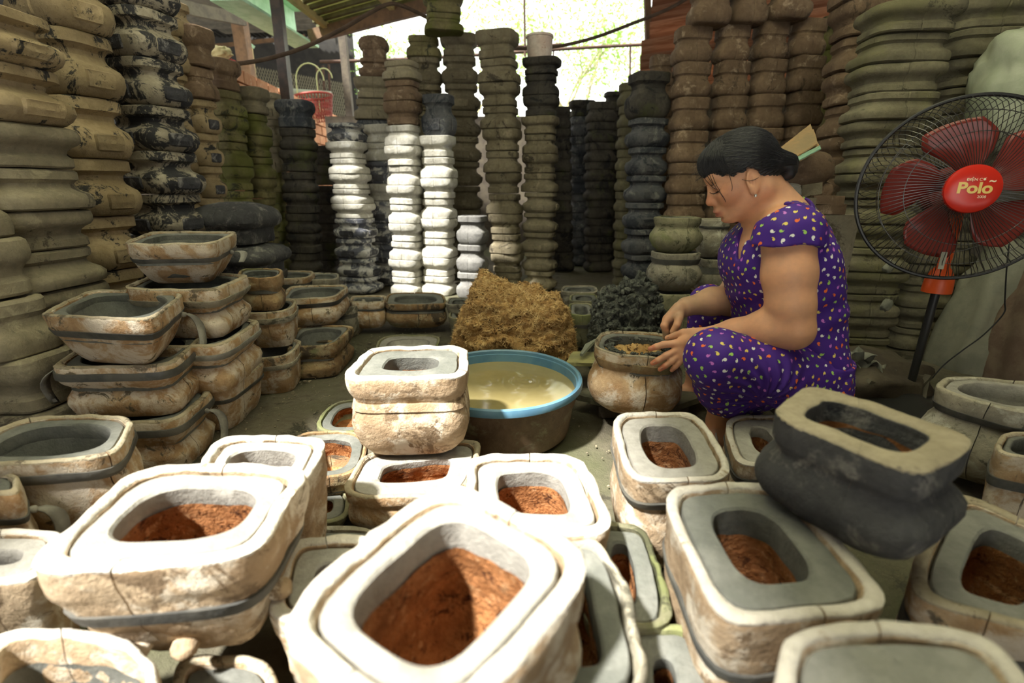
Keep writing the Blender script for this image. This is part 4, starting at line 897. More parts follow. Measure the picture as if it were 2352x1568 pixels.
o = slab('mossy_plank', [gp(1300, 832, zz), gp(1480, 838, zz), gp(1500, 812, zz), gp(1316, 806, zz)], .012, M['board_y']); tag(o, 'thin yellowish plank sticking out behind the ochre mould', 'plank')
o = MB().box((gp(1440, 822, zz).x, gp(1440, 822, zz).y, .044), (.24, .05, .088), j=.004).build('support_block', M['darkwood'], None, False); tag(o, 'dark block under the yellowish plank', 'block')
# rag and stick near the clay heap
o = MB().tube([gp(1335, 815, .12), gp(1350, 795, .13), gp(1368, 780, .14)], [.006, .012, .004], 7).build('muddy_cloth_strip', plain('grey_rag', (.22, .23, .18), rough=.9, bump=.5)); tag(o, 'muddy grey strip of cloth below the clay heap', 'cloth')
# a lump of filling in the worked mould
mb = MB(); wc = WORKED.location; hv = []; hf2 = []
for i in range(33):
    for j in range(25):
        x = (i / 32 - .5) * .17; y = (j / 24 - .5) * .15; e = max(abs(x) / .085, abs(y) / .075)
        hv.append((x, y, .172 - .02 * e ** 4 + .012 * noise.noise(Vector((x * 40, y * 40, 0))) + .006 * noise.noise(Vector((x * 120, y * 120, 2)))))
for i in range(32):
    for j in range(24): a = i * 25 + j; hf2.append((a, a + 25, a + 26, a + 1))
fo = mesh_obj('packed_filling', hv, hf2, M['straw'], WORKED, True, None)
fv = MB(); r = random.Random(8)
for i in range(120):
    a = r.uniform(0, 6.28); x, y = .088 * math.cos(a) * r.uniform(.8, 1), .078 * math.sin(a) * r.uniform(.8, 1); s = r.uniform(.004, .010)
    fv.box((x, y, .180), (s * 1.6, s, s * .7), Matrix.Rotation(a, 3, 'Z'), j=s * .3)
fv.build('clay_edge', M['wetclay'], WORKED, True, 60)

# ================================================================== bucket on the stack
M['bucket'] = clay('stained_white_plastic', (.62, .48, .40), (.74, .66, .58), dark=(.35, .16, .09), damt=.22, dscale=30, bump=.15, rough=.5, spec=.4, var=0)
bp_ = dp(1239, 137, 3.25); bh_ = dp(1239, 82, 3.25).z - bp_.z; rr = 30 * m_per_px(bp_)
bu = empty('white_bucket', (bp_.x, bp_.y, bp_.z)); tag(bu, 'stained whitish plastic bucket standing on a tall stack', 'bucket')
MB().lathe([(0, 0), (rr * .90, 0), (rr * .92, .004), (rr * .99, bh_ * .96), (rr * .95, bh_ * .96), (rr * .88, .01), (0, .01)], 40).build('bucket_wall', M['bucket'], bu)
MB().lathe([(rr * .95, bh_ * .90), (rr * 1.04, bh_ * .90), (rr * 1.05, bh_ * .94), (rr * 1.03, bh_), (rr * .97, bh_), (rr * .95, bh_ * .9)], 40).build('bucket_rim', M['bucket'], bu)
# red plastic basket on the brick wall
M['redplastic'] = leafy('red_plastic', (.36, .06, .04), (.5, .1, .06), .25)
pb_ = dp(731, 276, 6.0); bk = empty('red_basket', pb_); tag(bk, 'red woven plastic basket lying on the brick wall', 'basket')
s = m_per_px(pb_); R0, R1, hh = 31 * s, 41 * s, 50 * s
RT = Matrix.Rotation(R(-6), 3, 'Y')
mb = MB()
for k in range(36):
    a = 2 * math.pi * k / 36
    for tw in (-.12, .12):
        mb.tube([RT @ Vector((R0 * math.cos(a - tw), R0 * math.sin(a - tw), 0)), RT @ Vector((R1 * math.cos(a + tw), R1 * math.sin(a + tw), hh))], .0045, 4, False)
mb.build('woven_wall', M['redplastic'], bk)
mb = MB()
for f_ in (0, .15, .3, .45, .6, .75): 
    rr_ = R0 + (R1 - R0) * f_; mb.tube([RT @ Vector((rr_ * math.cos(2 * math.pi * k / 36), rr_ * math.sin(2 * math.pi * k / 36), hh * f_)) for k in range(37)], .004, 4, False)
mb.build('basket_hoops', M['redplastic'], bk)
MB().tube([RT @ Vector((R1 * math.cos(2 * math.pi * k / 40), R1 * math.sin(2 * math.pi * k / 40), hh)) for k in range(41)], .012, 8, False).build('basket_rim', M['redplastic'], bk)
# clutter on the ledge behind the left stacks
for (x, y, w_, h_, c_, lab) in ((487, 142, 26, 40, (.22, .20, .22), 'grey bag on the ledge beneath the rope'), (535, 168, 22, 52, (.40, .05, .04), 'dark red cloth bundle on the ledge beneath the rope'), (505, 122, 44, 26, (.50, .42, .22), 'yellowish patterned bundle on the ledge at upper left')):
    p = dp(x, y, 4.4); s = m_per_px(p); b2 = bmesh.new(); bmesh.ops.create_icosphere(b2, subdivisions=4, radius=1)
    vs = [Vector((v.co.x * w_ * s * .6, v.co.y * .06, v.co.z * h_ * s * .55)) * (1 + .35 * noise.noise(v.co * 3 + Vector((x, 0, 0)))) for v in b2.verts]; fs = [tuple(v.index for v in f.verts) for f in b2.faces]; b2.free()
    o = mesh_obj('cloth_bundle', vs, fs, plain('bundle_%d' % x, c_, rough=.9, bump=.4), None, True, None, loc=p); tag(o, lab, 'bundle')

# ================================================================== things behind the woman
def lumpy(name, c, rad, mat, label, cat, seed=0, amp=.25, rot=0.0, sub=4, fold=0.0, sharp=None):
    b2 = bmesh.new(); bmesh.ops.create_icosphere(b2, subdivisions=sub, radius=1); vs = []
    Rz = Matrix.Rotation(rot, 3, 'Y')
    for v in b2.verts:
        k = v.co; e = Vector([math.copysign(abs(t) ** .75, t) for t in k])
        d = 1 + amp * noise.noise(k * 1.6 + Vector((seed, 0, 0))) + amp * .5 * noise.noise(k * 4 + Vector((seed, 5, 0))) + fold * math.sin(k.x * 7 + noise.noise(k * 2 + Vector((seed, 0, 1))) * 6 + k.z * 5)
        vs.append(Rz @ Vector((e.x * rad[0] * d, e.y * rad[1] * d, e.z * rad[2] * d)))
    fs = [tuple(v.index for v in f.verts) for f in b2.faces]; b2.free()
    o = mesh_obj(name, vs, fs, mat, None, True, sharp, loc=Vector(c)); return tag(o, label, cat)
M['sack'] = plain('pale_green_sack', (.33, .37, .26), rough=.75, c2=(.42, .45, .34), bump=.4, sc=6)
M['sack_grey'] = plain('grey_sack', (.17, .17, .13), rough=.85, c2=(.23, .225, .17), bump=.5, sc=8)
M['sack_brown'] = plain('brown_sack', (.13, .085, .06), rough=.9, c2=(.18, .13, .09), bump=.5)
lumpy('green_sack', dp(2362, 210, 1.75), (.135, .12, .20), M['sack'], 'pale green filled sack above the fan at the right edge', 'sack', 2, .18, -.25, fold=.03)
lumpy('white_sack', dp(2300, -8, 2.0), (.16, .12, .06), plain('white_sack', (.62, .64, .52), rough=.8, bump=.3), 'whitish sack lying on top of the stack behind the fan', 'sack', 5, .2, .15)
lumpy('grey_sack', dp(2262, 760, 1.75), (.13, .11, .34), M['sack_grey'], 'tall drooping grey sack right of the fan stand', 'sack', 8, .16, .10, fold=.03)
lumpy('brown_sack', dp(2372, 780, 1.60), (.09, .10, .32), M['sack_brown'], 'dark brown sack cut off by the right edge, lower right', 'sack', 12, .16, .05, fold=.03)
# brick and board shelf behind her shoulder
for i, (x0, x1, y0, y1, lab) in enumerate(((1800, 1868, 452, 492, 'grey-brown block on the ledge right behind her neck'), (1872, 1940, 448, 470, 'flat reddish block on the ledge, upper one'), (1866, 1940, 470, 492, 'flat reddish block on the ledge, lower one'))):
    a = dp(x0, y0, 1.62); b = dp(x1, y1, 1.62)
    o = MB().box((a + b) / 2 + Vector((0, .05, 0)), (abs(b.x - a.x), .10, abs(a.z - b.z)), j=.003).build('ledge_block', M['u_brown'] if i else M['u_olive'], None, False); tag(o, lab, 'block')
a = dp(1795, 494, 1.62); b = dp(1945, 640, 1.62)
o = grid_sheet('grey_ledge_slab', (a.x, a.y, b.z - .4), (b.x - a.x, 0, 0), (0, 0, a.z - b.z + .4), 12, 12, lambda s, t: .006 * noise.noise(Vector((s * 4, t * 4, 2))), .12, M['wallplaster']); tag(o, 'grimy upright slab carrying the blocks behind her shoulder', 'slab')
lumpy('round_mould', dp(1838, 395, 1.72), (.095, .07, .06), M['u_brown'], 'big rounded brown mould under the folded cardboard', 'clay mould', 21, .08, -.25)
lumpy('pale_lump', dp(1815, 438, 1.66), (.032, .03, .022), M['u_white'], 'pale rounded lump on the ledge behind her nape', 'clay lump', 22, .2)
o = MB().box(dp(1852, 436, 1.68), (.07, .06, .035), Matrix.Rotation(-.15, 3, 'Y'), j=.004).build('small_open_mould', M['u_olive'], None, True, 30); tag(o, 'small hollow olive mould piece on the ledge', 'clay mould')
lumpy('round_lump', dp(1888, 440, 1.70), (.028, .03, .03), M['u_brown'], 'brown round lump right of the hollow piece on the ledge', 'clay lump', 23, .1)
# folded cardboard sheet
M['card'] = plain('old_cardboard', (.36, .22, .10), rough=.85, c2=(.26, .19, .10), bump=.4, sc=14)
cq = [dp(1790, 352, 1.60), dp(1812, 382, 1.52), dp(1884, 342, 1.55), dp(1868, 296, 1.70)]
cb = empty('folded_cardboard', sum(cq, Vector()) / 4); tag(cb, 'folded brown cardboard sheet leaning behind her hair bun', 'cardboard')
slab('cardboard_sheet', cq, .004, M['card'], cb, .001)
slab('cardboard_sheet', [p + Vector((.0, .02, .010 + .008 * (i > 1))) for i, p in enumerate(cq)], .004, M['card'], cb, .001)
slab('green_edge', [cq[1] + (cq[0] - cq[1]) * .02 + Vector((0, -.002, .002)), cq[2] + Vector((0, -.002, .002)), cq[2] + (cq[3] - cq[2]) * .12 + Vector((0, -.002, .003)), cq[1] + (cq[0] - cq[1]) * .25 + Vector((0, -.002, .003))], .003, plain('green_edge', (.20, .34, .24), rough=.8), cb, .001)
# scraps and sticks on the floor at the right
M['scrap'] = plain('dusty_grey_cloth', (.16, .165, .13), rough=.9, c2=(.25, .25, .20), bump=.4, sc=20)
r = random.Random(3)
for i, (x, y, a, b_, lab) in enumerate(((1975, 815, .035, .02, 'upright grey rag scrap behind her hip'), (1998, 838, .04, .018, 'rolled grey rag on the floor heap'), (2035, 850, .05, .014, 'twisted grey rag right of the rolled one'), (1975, 868, .06, .016, 'long pale rag lying along the floor heap'), (1945, 845, .03, .014, 'dull cloth scrap nearest her back'))):
    p = dp(x, y, 1.45); s = p; mbx = []
    vs = []; fs = []; n = 14
    for k in range(n + 1):
        for l in range(7):
            u, v = k / n - .5, l / 6 - .5
            vs.append((u * a * 2, v * b_ * 2 + .012 * math.sin(u * 9 + i), .016 * math.sin(u * 8 + v * 5 + i * 2) + .012 * noise.noise(Vector((u * 5, v * 5, i))) + .02 * abs(v) * math.cos(u * 6)))
    for k in range(n):
        for l in range(6): q0 = k * 7 + l; fs.append((q0, q0 + 7, q0 + 8, q0 + 1))
    o = mesh_obj('cloth_scrap', vs, fs, M['scrap'], None, True, None, loc=p); o.rotation_euler = (r.uniform(-.4, .4), r.uniform(-.3, .3), r.uniform(-.6, .6)); md = o.modifiers.new('t', 'SOLIDIFY'); md.thickness = .003; tag(o, lab, 'cloth scrap')
lumpy('dark_rubbish_heap', Vector((dp(1995, 880, 1.5).x, 1.5, .035)), (.17, .12, .09), M['darkwood'], 'dark low heap of waste under the rag scraps', 'waste heap', 31, .3)
for i, (p0, p1, lab) in enumerate((((1990, 872), (2075, 915), 'thin flat stick crossing the floor behind the black mould'), ((2068, 925), (2128, 862), 'flat stick leaning up to the right behind the black mould'), ((2110, 935), (2122, 862), 'flat stick standing nearly upright beside the leaning one'))):
    a = dp(*p0, 1.38); b = dp(*p1, 1.42); beam('wood_stick', a, b, .03, .012, plain('stick_%d' % i, (.14, .125, .09), rough=.85, bump=.4), lab, 'stick')
for i, (x, y, Y, lab) in enumerate(((2042, 612, 1.72, 'crumpled paper caught at the giant stack, upper'), (2036, 700, 1.72, 'crumpled paper caught at the giant stack, lower'))):
    lumpy('crumpled_paper', dp(x, y, Y), (.016, .01, .024), M['scrap'], lab, 'paper', 40 + i, .5, .3, 3)

# ================================================================== pedestal fan
M['fanred'] = plain('dark_red_plastic', (.22, .035, .03), rough=.3, spec=.5)
M['fanbadge'] = plain('glossy_red_badge', (.62, .025, .012), rough=.25)
M['fanorange'] = plain('orange_plastic', (.75, .10, .015), rough=.4)
M['fanwire'] = plain('dark_plated_wire', (.10, .10, .095), rough=.30, metal=.8)
M['fanring'] = plain('black_plastic', (.02, .02, .02), rough=.4)
M['gold'] = plain('gold_print', (.85, .60, .18), rough=.4); M['cream'] = plain('cream_print', (.95, .85, .60), rough=.5)
m_, t_, b_ = nt('smoked_red_blade'); b_.inputs['Base Color'].default_value = (.30, .05, .04, 1); b_.inputs['Roughness'].default_value = .15
tr_ = N(t_, 'ShaderNodeBsdfTransparent'); tr_.inputs[0].default_value = (.8, .35, .3, 1); mx_ = N(t_, 'ShaderNodeMixShader'); mx_.inputs[0].default_value = .35
t_.links.new(b_.outputs[0], mx_.inputs[1]); t_.links.new(tr_.outputs[0], mx_.inputs[2]); t_.links.new(mx_.outputs[0], t_.nodes['Material Output'].inputs[0]); M['blade'] = m_
fc = dp(2207, 437, 1.30); FR = .226
fan = empty('pedestal_fan', (fc.x, fc.y + .10, 0)); tag(fan, 'pedestal fan with black wire guard and red badge, facing the woman', 'fan')
ax = Vector((-.42, -1, .06)).normalized(); fx = Vector((0, 0, 1)).cross(ax).normalized(); fy = ax.cross(fx).normalized()
FM = Matrix((fx, fy, ax)).transposed()   # columns: right, up, forward
def fp(r_, a, d): return fc + FM @ Vector((r_ * math.cos(a), r_ * math.sin(a), d))
def fpart(o): o.parent = fan; o.matrix_parent_inverse = Matrix.Translation(-Vector(fan.location)); return o
def ringtube(r_, d, th, name, mat, n=96): return fpart(MB().tube([fp(r_, 2 * math.pi * k / n, d) for k in range(n + 1)], th, 8, False).build(name, mat))
ringtube(FR, 0, .0050, 'guard_ring', M['fanring'])
def cage(name, sgn, ns, hub_r, depth_):
    root = None; mb = MB()
    for k in range(ns):
        a = 2 * math.pi * k / ns; pts = []
        for i in range(9):
            t = i / 8; r_ = hub_r + (FR - hub_r) * (1 - (1 - t)); ang = a + sgn * .16 * math.sin(min(1, t * 1.0) * math.pi * .5) * (1 if t < .8 else 1 + (t - .8) * 2.5)
            d = sgn * depth_ * (1 - t ** 3.2) ** .55 if t < 1 else 0
            pts.append(fp(r_, ang, d))
        mb.tube(pts, .00085, 4, False)
    o = mb.build(name, M['fanwire']); fpart(o)
    return o
cage('front_guard_wires', 1, 104, .052, .062); cage('rear_guard_wires', -1, 76, .055, .075)
for rr_, d_ in ((.135, .056), (.185, .040)): ringtube(rr_, d_, .0010, 'guard_hoop', M['fanwire'])
ringtube(.165, -.062, .0010, 'guard_hoop', M['fanwire'])
# badge
vs = [fp(0, 0, .073)]; fs = []; nb_ = 64; 
for j, (r_, d) in enumerate(((.03, .0725), (.048, .0705), (.056, .067), (.058, .062), (.058, .054))):
    for k in range(nb_): vs.append(fp(r_, 2 * math.pi * k / nb_, d))
for k in range(nb_): fs.append((0, 1 + k, 1 + (k + 1) % nb_))
for j in range(4):
    for k in range(nb_): fs.append((1 + j * nb_ + k, 1 + j * nb_ + (k + 1) % nb_, 1 + (j + 1) * nb_ + (k + 1) % nb_, 1 + (j + 1) * nb_ + k))
badge = fpart(mesh_obj('badge', vs, fs, M['fanbadge'], None, True, 40))
def text_part(txt, size, off, mat, name, bold=0.0, sx=1.0):
    cu = bpy.data.curves.new('t', 'FONT'); cu.body = txt; cu.size = size; cu.align_x = 'CENTER'; cu.align_y = 'CENTER'; cu.extrude = .0004; cu.offset = bold
    to = bpy.data.objects.new('t', cu); COL.objects.link(to); dg = bpy.context.evaluated_depsgraph_get(); me = bpy.data.meshes.new_from_object(to.evaluated_get(dg)); bpy.data.objects.remove(to)
    lift = .0738
    for v in me.vertices:
        x, y = v.co.x * sx + off[0], v.co.y + off[1]; rr_ = math.hypot(x, y); v.co = fc + FM @ Vector((x, y, lift - .0035 * (rr_ / .05) ** 2 + v.co.z))
    me.materials.clear(); me.materials.append(mat)
    o = bpy.data.objects.new(name, me); COL.objects.link(o); o.parent = badge; o.matrix_parent_inverse = Matrix.Identity(4)
    return o
text_part('ĐIỆN CƠ', .0092, (.000, .0215), M['cream'], 'small_lettering'); text_part('Polo', .036, (.001, .001), M['gold'], 'logo_lettering', .0012, 1.05); text_part('2008', .0088, (.018, -.019), M['cream'], 'year_lettering')
text_part('~', .022, (.032, .0185), M['cream'], 'accent_stroke', .0006)
# blades, hub, motor
fpart(MB().tube([fp(0, 0, -.02), fp(0, 0, .035)], [.034, .030], 24).build('blade_hub', M['fanred']))
for k in range(5):
    a0 = 2 * math.pi * k / 5 + .3; vs = []; fs = []; nu, nv = 12, 9
    for i in range(nu + 1):
        for j in range(nv + 1):
            t = i / nu; s = j / nv - .5; r_ = .030 + .142 * t; wdt = (.45 + .62 * math.sin(min(1, t * 1.15) * math.pi * .62)) * (1 - .35 * max(0, t - .8) / .2)
            vs.append(fp(r_, a0 + s * wdt + .35 * t, .012 + .038 * -s * (1 - .3 * t)))
    for i in range(nu):
        for j in range(nv): q0 = i * (nv + 1) + j; fs.append((q0, q0 + nv + 1, q0 + nv + 2, q0 + 1))
    o = fpart(mesh_obj('fan_blade', vs, fs, M['blade'], None, True, None)); md = o.modifiers.new('t', 'SOLIDIFY'); md.thickness = .002
fpart(MB().tube([fp(0, 0, -.175), fp(0, 0, -.17), fp(0, 0, -.12), fp(0, 0, -.07), fp(0, 0, -.05)], [.02, .045, .06, .065, .05], 28).build('motor_housing', M['fanred']))
nk = dp(2180, 640, 1.36)
hx, hy = fc.x + (fp(0, 0, -.11) - fc).x, fc.y + (fp(0, 0, -.11) - fc).y
px_, py_ = nk.x, nk.y + .03
fpart(MB().tube([Vector((px_, py_, fp(0, 0, -.11).z - .02)), Vector((px_, py_, nk.z + .05))], .016, 16).build('tilt_neck', M['fanorange']))
fpart(MB().lathe([(0, .055), (.014, .055), (.016, .03), (.024, .02), (.034, -.004), (.036, -.03), (.036, -.045), (.0, -.045)], 32, (px_, py_, nk.z)).build('height_collar', M['fanorange']))
fpart(MB().tube([Vector((px_, py_, nk.z - .04)), Vector((px_, py_, .03))], .011, 12).build('stand_pole', M['fanring']))
fpart(MB().lathe([(0, .05), (.03, .045), (.05, .028), (.17, .018), (.18, .008), (.18, 0), (0, 0)], 48, (px_, py_, 0)).build('stand_base', M['fanring']))
fpart(MB().tube([fp(0, 0, -.11), Vector((px_, py_, fp(0, 0, -.11).z - .03))], .022, 12).build('motor_bracket', M['fanred']))
tagp = fp(.178, -1.66, .042); fpart(MB().box(tagp, (.012, .003, .045), j=.001).build('guard_clip', plain('clear_clip', (.35, .35, .30), rough=.3), smooth=False))
rope('fan_cable', [dp(x, y, Y) for x, y, Y in ((2318, 560, 1.45), (2312, 620, 1.45), (2308, 690, 1.45), (2305, 720, 1.45), (2260, 768, 1.44), (2210, 805, 1.44), (2168, 838, 1.45), (2140, 870, 1.45))], .0022, M['fanring'], 'thin dark cable hanging in front of the grey sack', 'cable', 6, 8)

# ================================================================== greenery outside
M['leaf'] = leafy('sunlit_leaf', (.20, .36, .06), (.40, .62, .12), .45); M['leaf2'] = leafy('fresh_leaf', (.15, .28, .05), (.30, .5, .1), .45)
M['branch'] = plain('pale_branch', (.38, .34, .20), rough=.9)
def tree(name, base, hgt, crown, nleaf, seed, mat, label, spread=1.0, leafs=.05):
    r = random.Random(seed); root = empty(name, base); tag(root, label, 'tree'); base = Vector(base)
    mb = MB(); tips = []
    def br(p, d, L, rad, lev):
        pts = [p]; q = p.copy(); dd = d.copy()
        for i in range(5):
            dd = (dd + Vector((r.uniform(-.25, .25), r.uniform(-.25, .25), r.uniform(-.1, .2)))).normalized(); q = q + dd * L / 5; pts.append(q.copy())
        mb.tube(pts, [rad * (1 - .12 * i) for i in range(6)], 5, False)
        if lev > 1: tips.extend(pts[2:])
        if lev < 4:
            for k in range(3 if lev else 5):
                a = r.uniform(0, 6.28); e = (dd + Vector((math.cos(a), math.sin(a), r.uniform(-.1, .7))) * spread).normalized(); br(pts[r.randrange(2, 6)], e, L * r.uniform(.5, .72), rad * .5, lev + 1)
    br(Vector((0, 0, 0)), Vector((0, 0, 1)), hgt, .05, 0)
    mb.build('branches', M['branch'], root)
    lv = MB()
    for i in range(nleaf):
        t = tips[r.randrange(len(tips))]; p = t + Vector((r.gauss(0, 1), r.gauss(0, 1), r.gauss(0, 1))) * crown * .13
        a = Vector((r.uniform(-1, 1), r.uniform(-1, 1), r.uniform(-.7, .7))).normalized(); b = a.orthogonal().normalized(); b = (b + a.cross(b) * r.uniform(-1, 1)).normalized(); s = leafs * r.uniform(.5, 1.2)
        lv.add([p - a * s, p + b * s * .35, p + a * s, p - b * s * .35], [(0, 1, 2, 3)])
    o = lv.build('foliage', mat, root, False); o['kind'] = 'stuff'
tree('leafy_tree', (1.5, 9.5, 0), 2.2, 2.4, 5200, 3, M['leaf'], 'sunlit tree with bare twigs outside, right of the bucket', 1.1)
tree('leafy_tree', (-1.2, 11.5, 0), 2.6, 2.6, 1500, 5, M['leaf'], 'pale sunlit tree outside, above the central stacks', 1.0)
tree('leafy_tree', (-2.9, 9.8, 0), 1.7, 1.6, 4000, 8, M['leaf2'], 'tall leafy shrub outside at the left end of the bright opening', .8)
tree('leafy_tree', (3.1, 13.0, 0), 3.4, 3.0, 6000, 9, M['leaf'], 'bright tree outside, high up beside the plank wall', 1.0)

# ================================================================== the woman: smooth-union distance fields, meshed with surface nets
class Field:
    hs = 1.0
    def __init__(s, lo, hi, h):
        s.o = np.array(lo, np.float32); s.h = h; s.n = [int((hi[i] - lo[i]) / h) + 2 for i in range(3)]
        s.F = np.full(s.n, .06, np.float32)
    def box(s, lo, hi):
        a = [max(0, int((lo[i] - s.o[i]) / s.h)) for i in range(3)]; b = [min(s.n[i], int((hi[i] - s.o[i]) / s.h) + 2) for i in range(3)]
        if any(a[i] >= b[i] for i in range(3)): return None, None
        X, Y, Z = np.meshgrid(*[s.o[i] + s.h * np.arange(a[i], b[i], dtype=np.float32) for i in range(3)], indexing='ij', sparse=True)
        return tuple(slice(a[i], b[i]) for i in range(3)), (X, Y, Z)
    def comb(s, sl, d, k, op):
        A = s.F[sl]
        if op == 'u':
            h = np.maximum(k - np.abs(A - d), 0) / k; s.F[sl] = np.minimum(A, d) - h * h * k * .25
        elif op == 's':
            h = np.maximum(k - np.abs(A + d), 0) / k; s.F[sl] = np.maximum(A, -d) + h * h * k * .25
        elif op == 'i': s.F[sl] = np.maximum(A, d)
    def cap(s, a, b, ra, rb, k=.012, op='u'):
        ra *= s.hs; rb *= s.hs; a = np.array(a, np.float32); b = np.array(b, np.float32); m = max(ra, rb) + k + .02
        sl, g = s.box(np.minimum(a, b) - m, np.maximum(a, b) + m)
        if sl is None: return
        X, Y, Z = g; ab = b - a; L = float(ab @ ab) + 1e-12
        t = np.clip(((X - a[0]) * ab[0] + (Y - a[1]) * ab[1] + (Z - a[2]) * ab[2]) / L, 0, 1)
        d = np.sqrt((X - a[0] - t * ab[0]) ** 2 + (Y - a[1] - t * ab[1]) ** 2 + (Z - a[2] - t * ab[2]) ** 2) - (ra + (rb - ra) * t)
        s.comb(sl, d, k, op)
    def chain(s, pts, rs, k=.012):
        for i in range(len(pts) - 1): s.cap(pts[i], pts[i + 1], rs[i], rs[i + 1], k)
    def ell(s, c, r, k=.012, op='u', Rm=None):
        c = np.array(c, np.float32); r = np.array(r, np.float32) * (HS if Rm is not None else 1.0); m = float(r.max()) + k + .02
        sl, g = s.box(c - m, c + m)
        if sl is None: return
        X, Y, Z = g; dx, dy, dz = X - c[0], Y - c[1], Z - c[2]
        if Rm is not None:
            Q = np.array(Rm, np.float32)   # columns are the local axes
            u = dx * Q[0, 0] + dy * Q[1, 0] + dz * Q[2, 0]; v = dx * Q[0, 1] + dy * Q[1, 1] + dz * Q[2, 1]; w_ = dx * Q[0, 2] + dy * Q[1, 2] + dz * Q[2, 2]
        else: u, v, w_ = dx, dy, dz
        k0 = np.sqrt((u / r[0]) ** 2 + (v / r[1]) ** 2 + (w_ / r[2]) ** 2); k1 = np.sqrt((u / r[0] ** 2) ** 2 + (v / r[1] ** 2) ** 2 + (w_ / r[2] ** 2) ** 2) + 1e-9
        s.comb(sl, k0 * (k0 - 1) / k1, k, op)
    def stack(s, secs, k=.02, off=0.0, zlo=None, zhi=None):
        """secs: (z, cx, cy, a, b), bottom to top: an elliptic trunk"""
        zs = [q[0] for q in secs]; lo = [min(q[1] - q[3] for q in secs) - .05, min(q[2] - q[4] for q in secs) - .05, zs[0] - .05]; hi = [max(q[1] + q[3] for q in secs) + .05, max(q[2] + q[4] for q in secs) + .05, zs[-1] + .05]
        sl, g = s.box(lo, hi); X, Y, Z = g; z1 = Z[0, 0, :]
        def sm(i):
            v = np.interp(np.clip(z1, zs[0], zs[-1]), zs, [q[i] for q in secs]); w5 = max(1, int(.02 / s.h)); kk = np.ones(2 * w5 + 1) / (2 * w5 + 1)
            return np.convolve(np.pad(v, w5, mode='edge'), kk, 'valid').astype(np.float32)[None, None, :]
        cx, cy, a, b = sm(1), sm(2), sm(3) + off, sm(4) + off
        u = (X - cx) / a; v = (Y - cy) / b; q = (np.abs(u) ** 2.3 + np.abs(v) ** 2.3) ** (1 / 2.3)
        d = (q - 1) * np.minimum(a, b)
        d = np.maximum(d, np.maximum((zlo if zlo is not None else zs[0]) - Z, Z - (zhi if zhi is not None else zs[-1])))
        s.comb(sl, d.astype(np.float32), k, 'u')
    def halfspace(s, p, nrm):   # keep the side opposite to nrm
        sl, g = s.box(s.o, s.o + s.h * np.array(s.n)); X, Y, Z = g; n_ = np.array(nrm, np.float32); n_ /= np.linalg.norm(n_)
        s.comb(sl, (X - p[0]) * n_[0] + (Y - p[1]) * n_[1] + (Z - p[2]) * n_[2], .01, 'i')
    def mesh(s, smooth=2, disp=None):
        F = s.F; F[0] = F[-1] = .05; F[:, 0] = F[:, -1] = .05; F[:, :, 0] = F[:, :, -1] = .05
        S = F < 0; n = F.shape; c = np.zeros([x - 1 for x in n], np.uint8)
        for i in (0, 1):
            for j in (0, 1):
                for k in (0, 1): c += S[i:n[0] - 1 + i, j:n[1] - 1 + j, k:n[2] - 1 + k]
        act = (c > 0) & (c < 8); I, J, K = np.nonzero(act); idx = np.full(act.shape, -1, np.int32); idx[I, J, K] = np.arange(len(I))
        P = np.zeros((len(I), 3), np.float64); cnt = np.zeros(len(I))
        for ax in range(3):
            for da in (0, 1):
                for db in (0, 1):
                    o0 = [0, 0, 0]; oth = [x for x in range(3) if x != ax]; o0[oth[0]] = da; o0[oth[1]] = db; o1 = list(o0); o1[ax] = 1
                    f0 = F[I + o0[0], J + o0[1], K + o0[2]]; f1 = F[I + o1[0], J + o1[1], K + o1[2]]; m = (f0 < 0) != (f1 < 0)
                    t = np.where(m, f0 / np.where(m, f0 - f1, 1), 0); q = np.stack([o0[0] + 0 * t, o0[1] + 0 * t, o0[2] + 0 * t], 1).astype(np.float64); q[:, ax] = t
                    P += q * m[:, None]; cnt += m
        P = P / np.maximum(cnt, 1)[:, None] + np.stack([I, J, K], 1); P = P * s.h + s.o
        quads = []
        for ax in range(3):
            b, c2 = [x for x in range(3) if x != ax]
            if ax == 1: b, c2 = c2, b
            sa = [slice(None)] * 3; sb = [slice(None)] * 3; sa[ax] = slice(0, n[ax] - 1); sb[ax] = slice(1, n[ax])
            D = S[tuple(sa)] != S[tuple(sb)]; E = np.argwhere(D)
            ok = (E[:, b] > 0) & (E[:, c2] > 0) & (E[:, b] < n[b] - 1) & (E[:, c2] < n[c2] - 1); E = E[ok]; ins = S[tuple(sa)][E[:, 0], E[:, 1], E[:, 2]]
            def cell(db, dc):
                G = E.copy(); G[:, b] += db; G[:, c2] += dc; return idx[G[:, 0], G[:, 1], G[:, 2]]
            q = np.stack([cell(-1, -1), cell(0, -1), cell(0, 0), cell(-1, 0)], 1); q[~ins] = q[~ins][:, ::-1]; quads.append(q)
        Q = np.concatenate(quads); Q = Q[(Q >= 0).all(1)]
        for _ in range(smooth):
            acc = np.zeros_like(P); cn = np.zeros(len(P))
            for a in range(4):
                for b_ in (1, 3): np.add.at(acc, Q[:, a], P[Q[:, (a + b_) % 4]]); np.add.at(cn, Q[:, a], 1)
            P = P * .45 + .55 * acc / np.maximum(cn, 1)[:, None]
        return P, Q
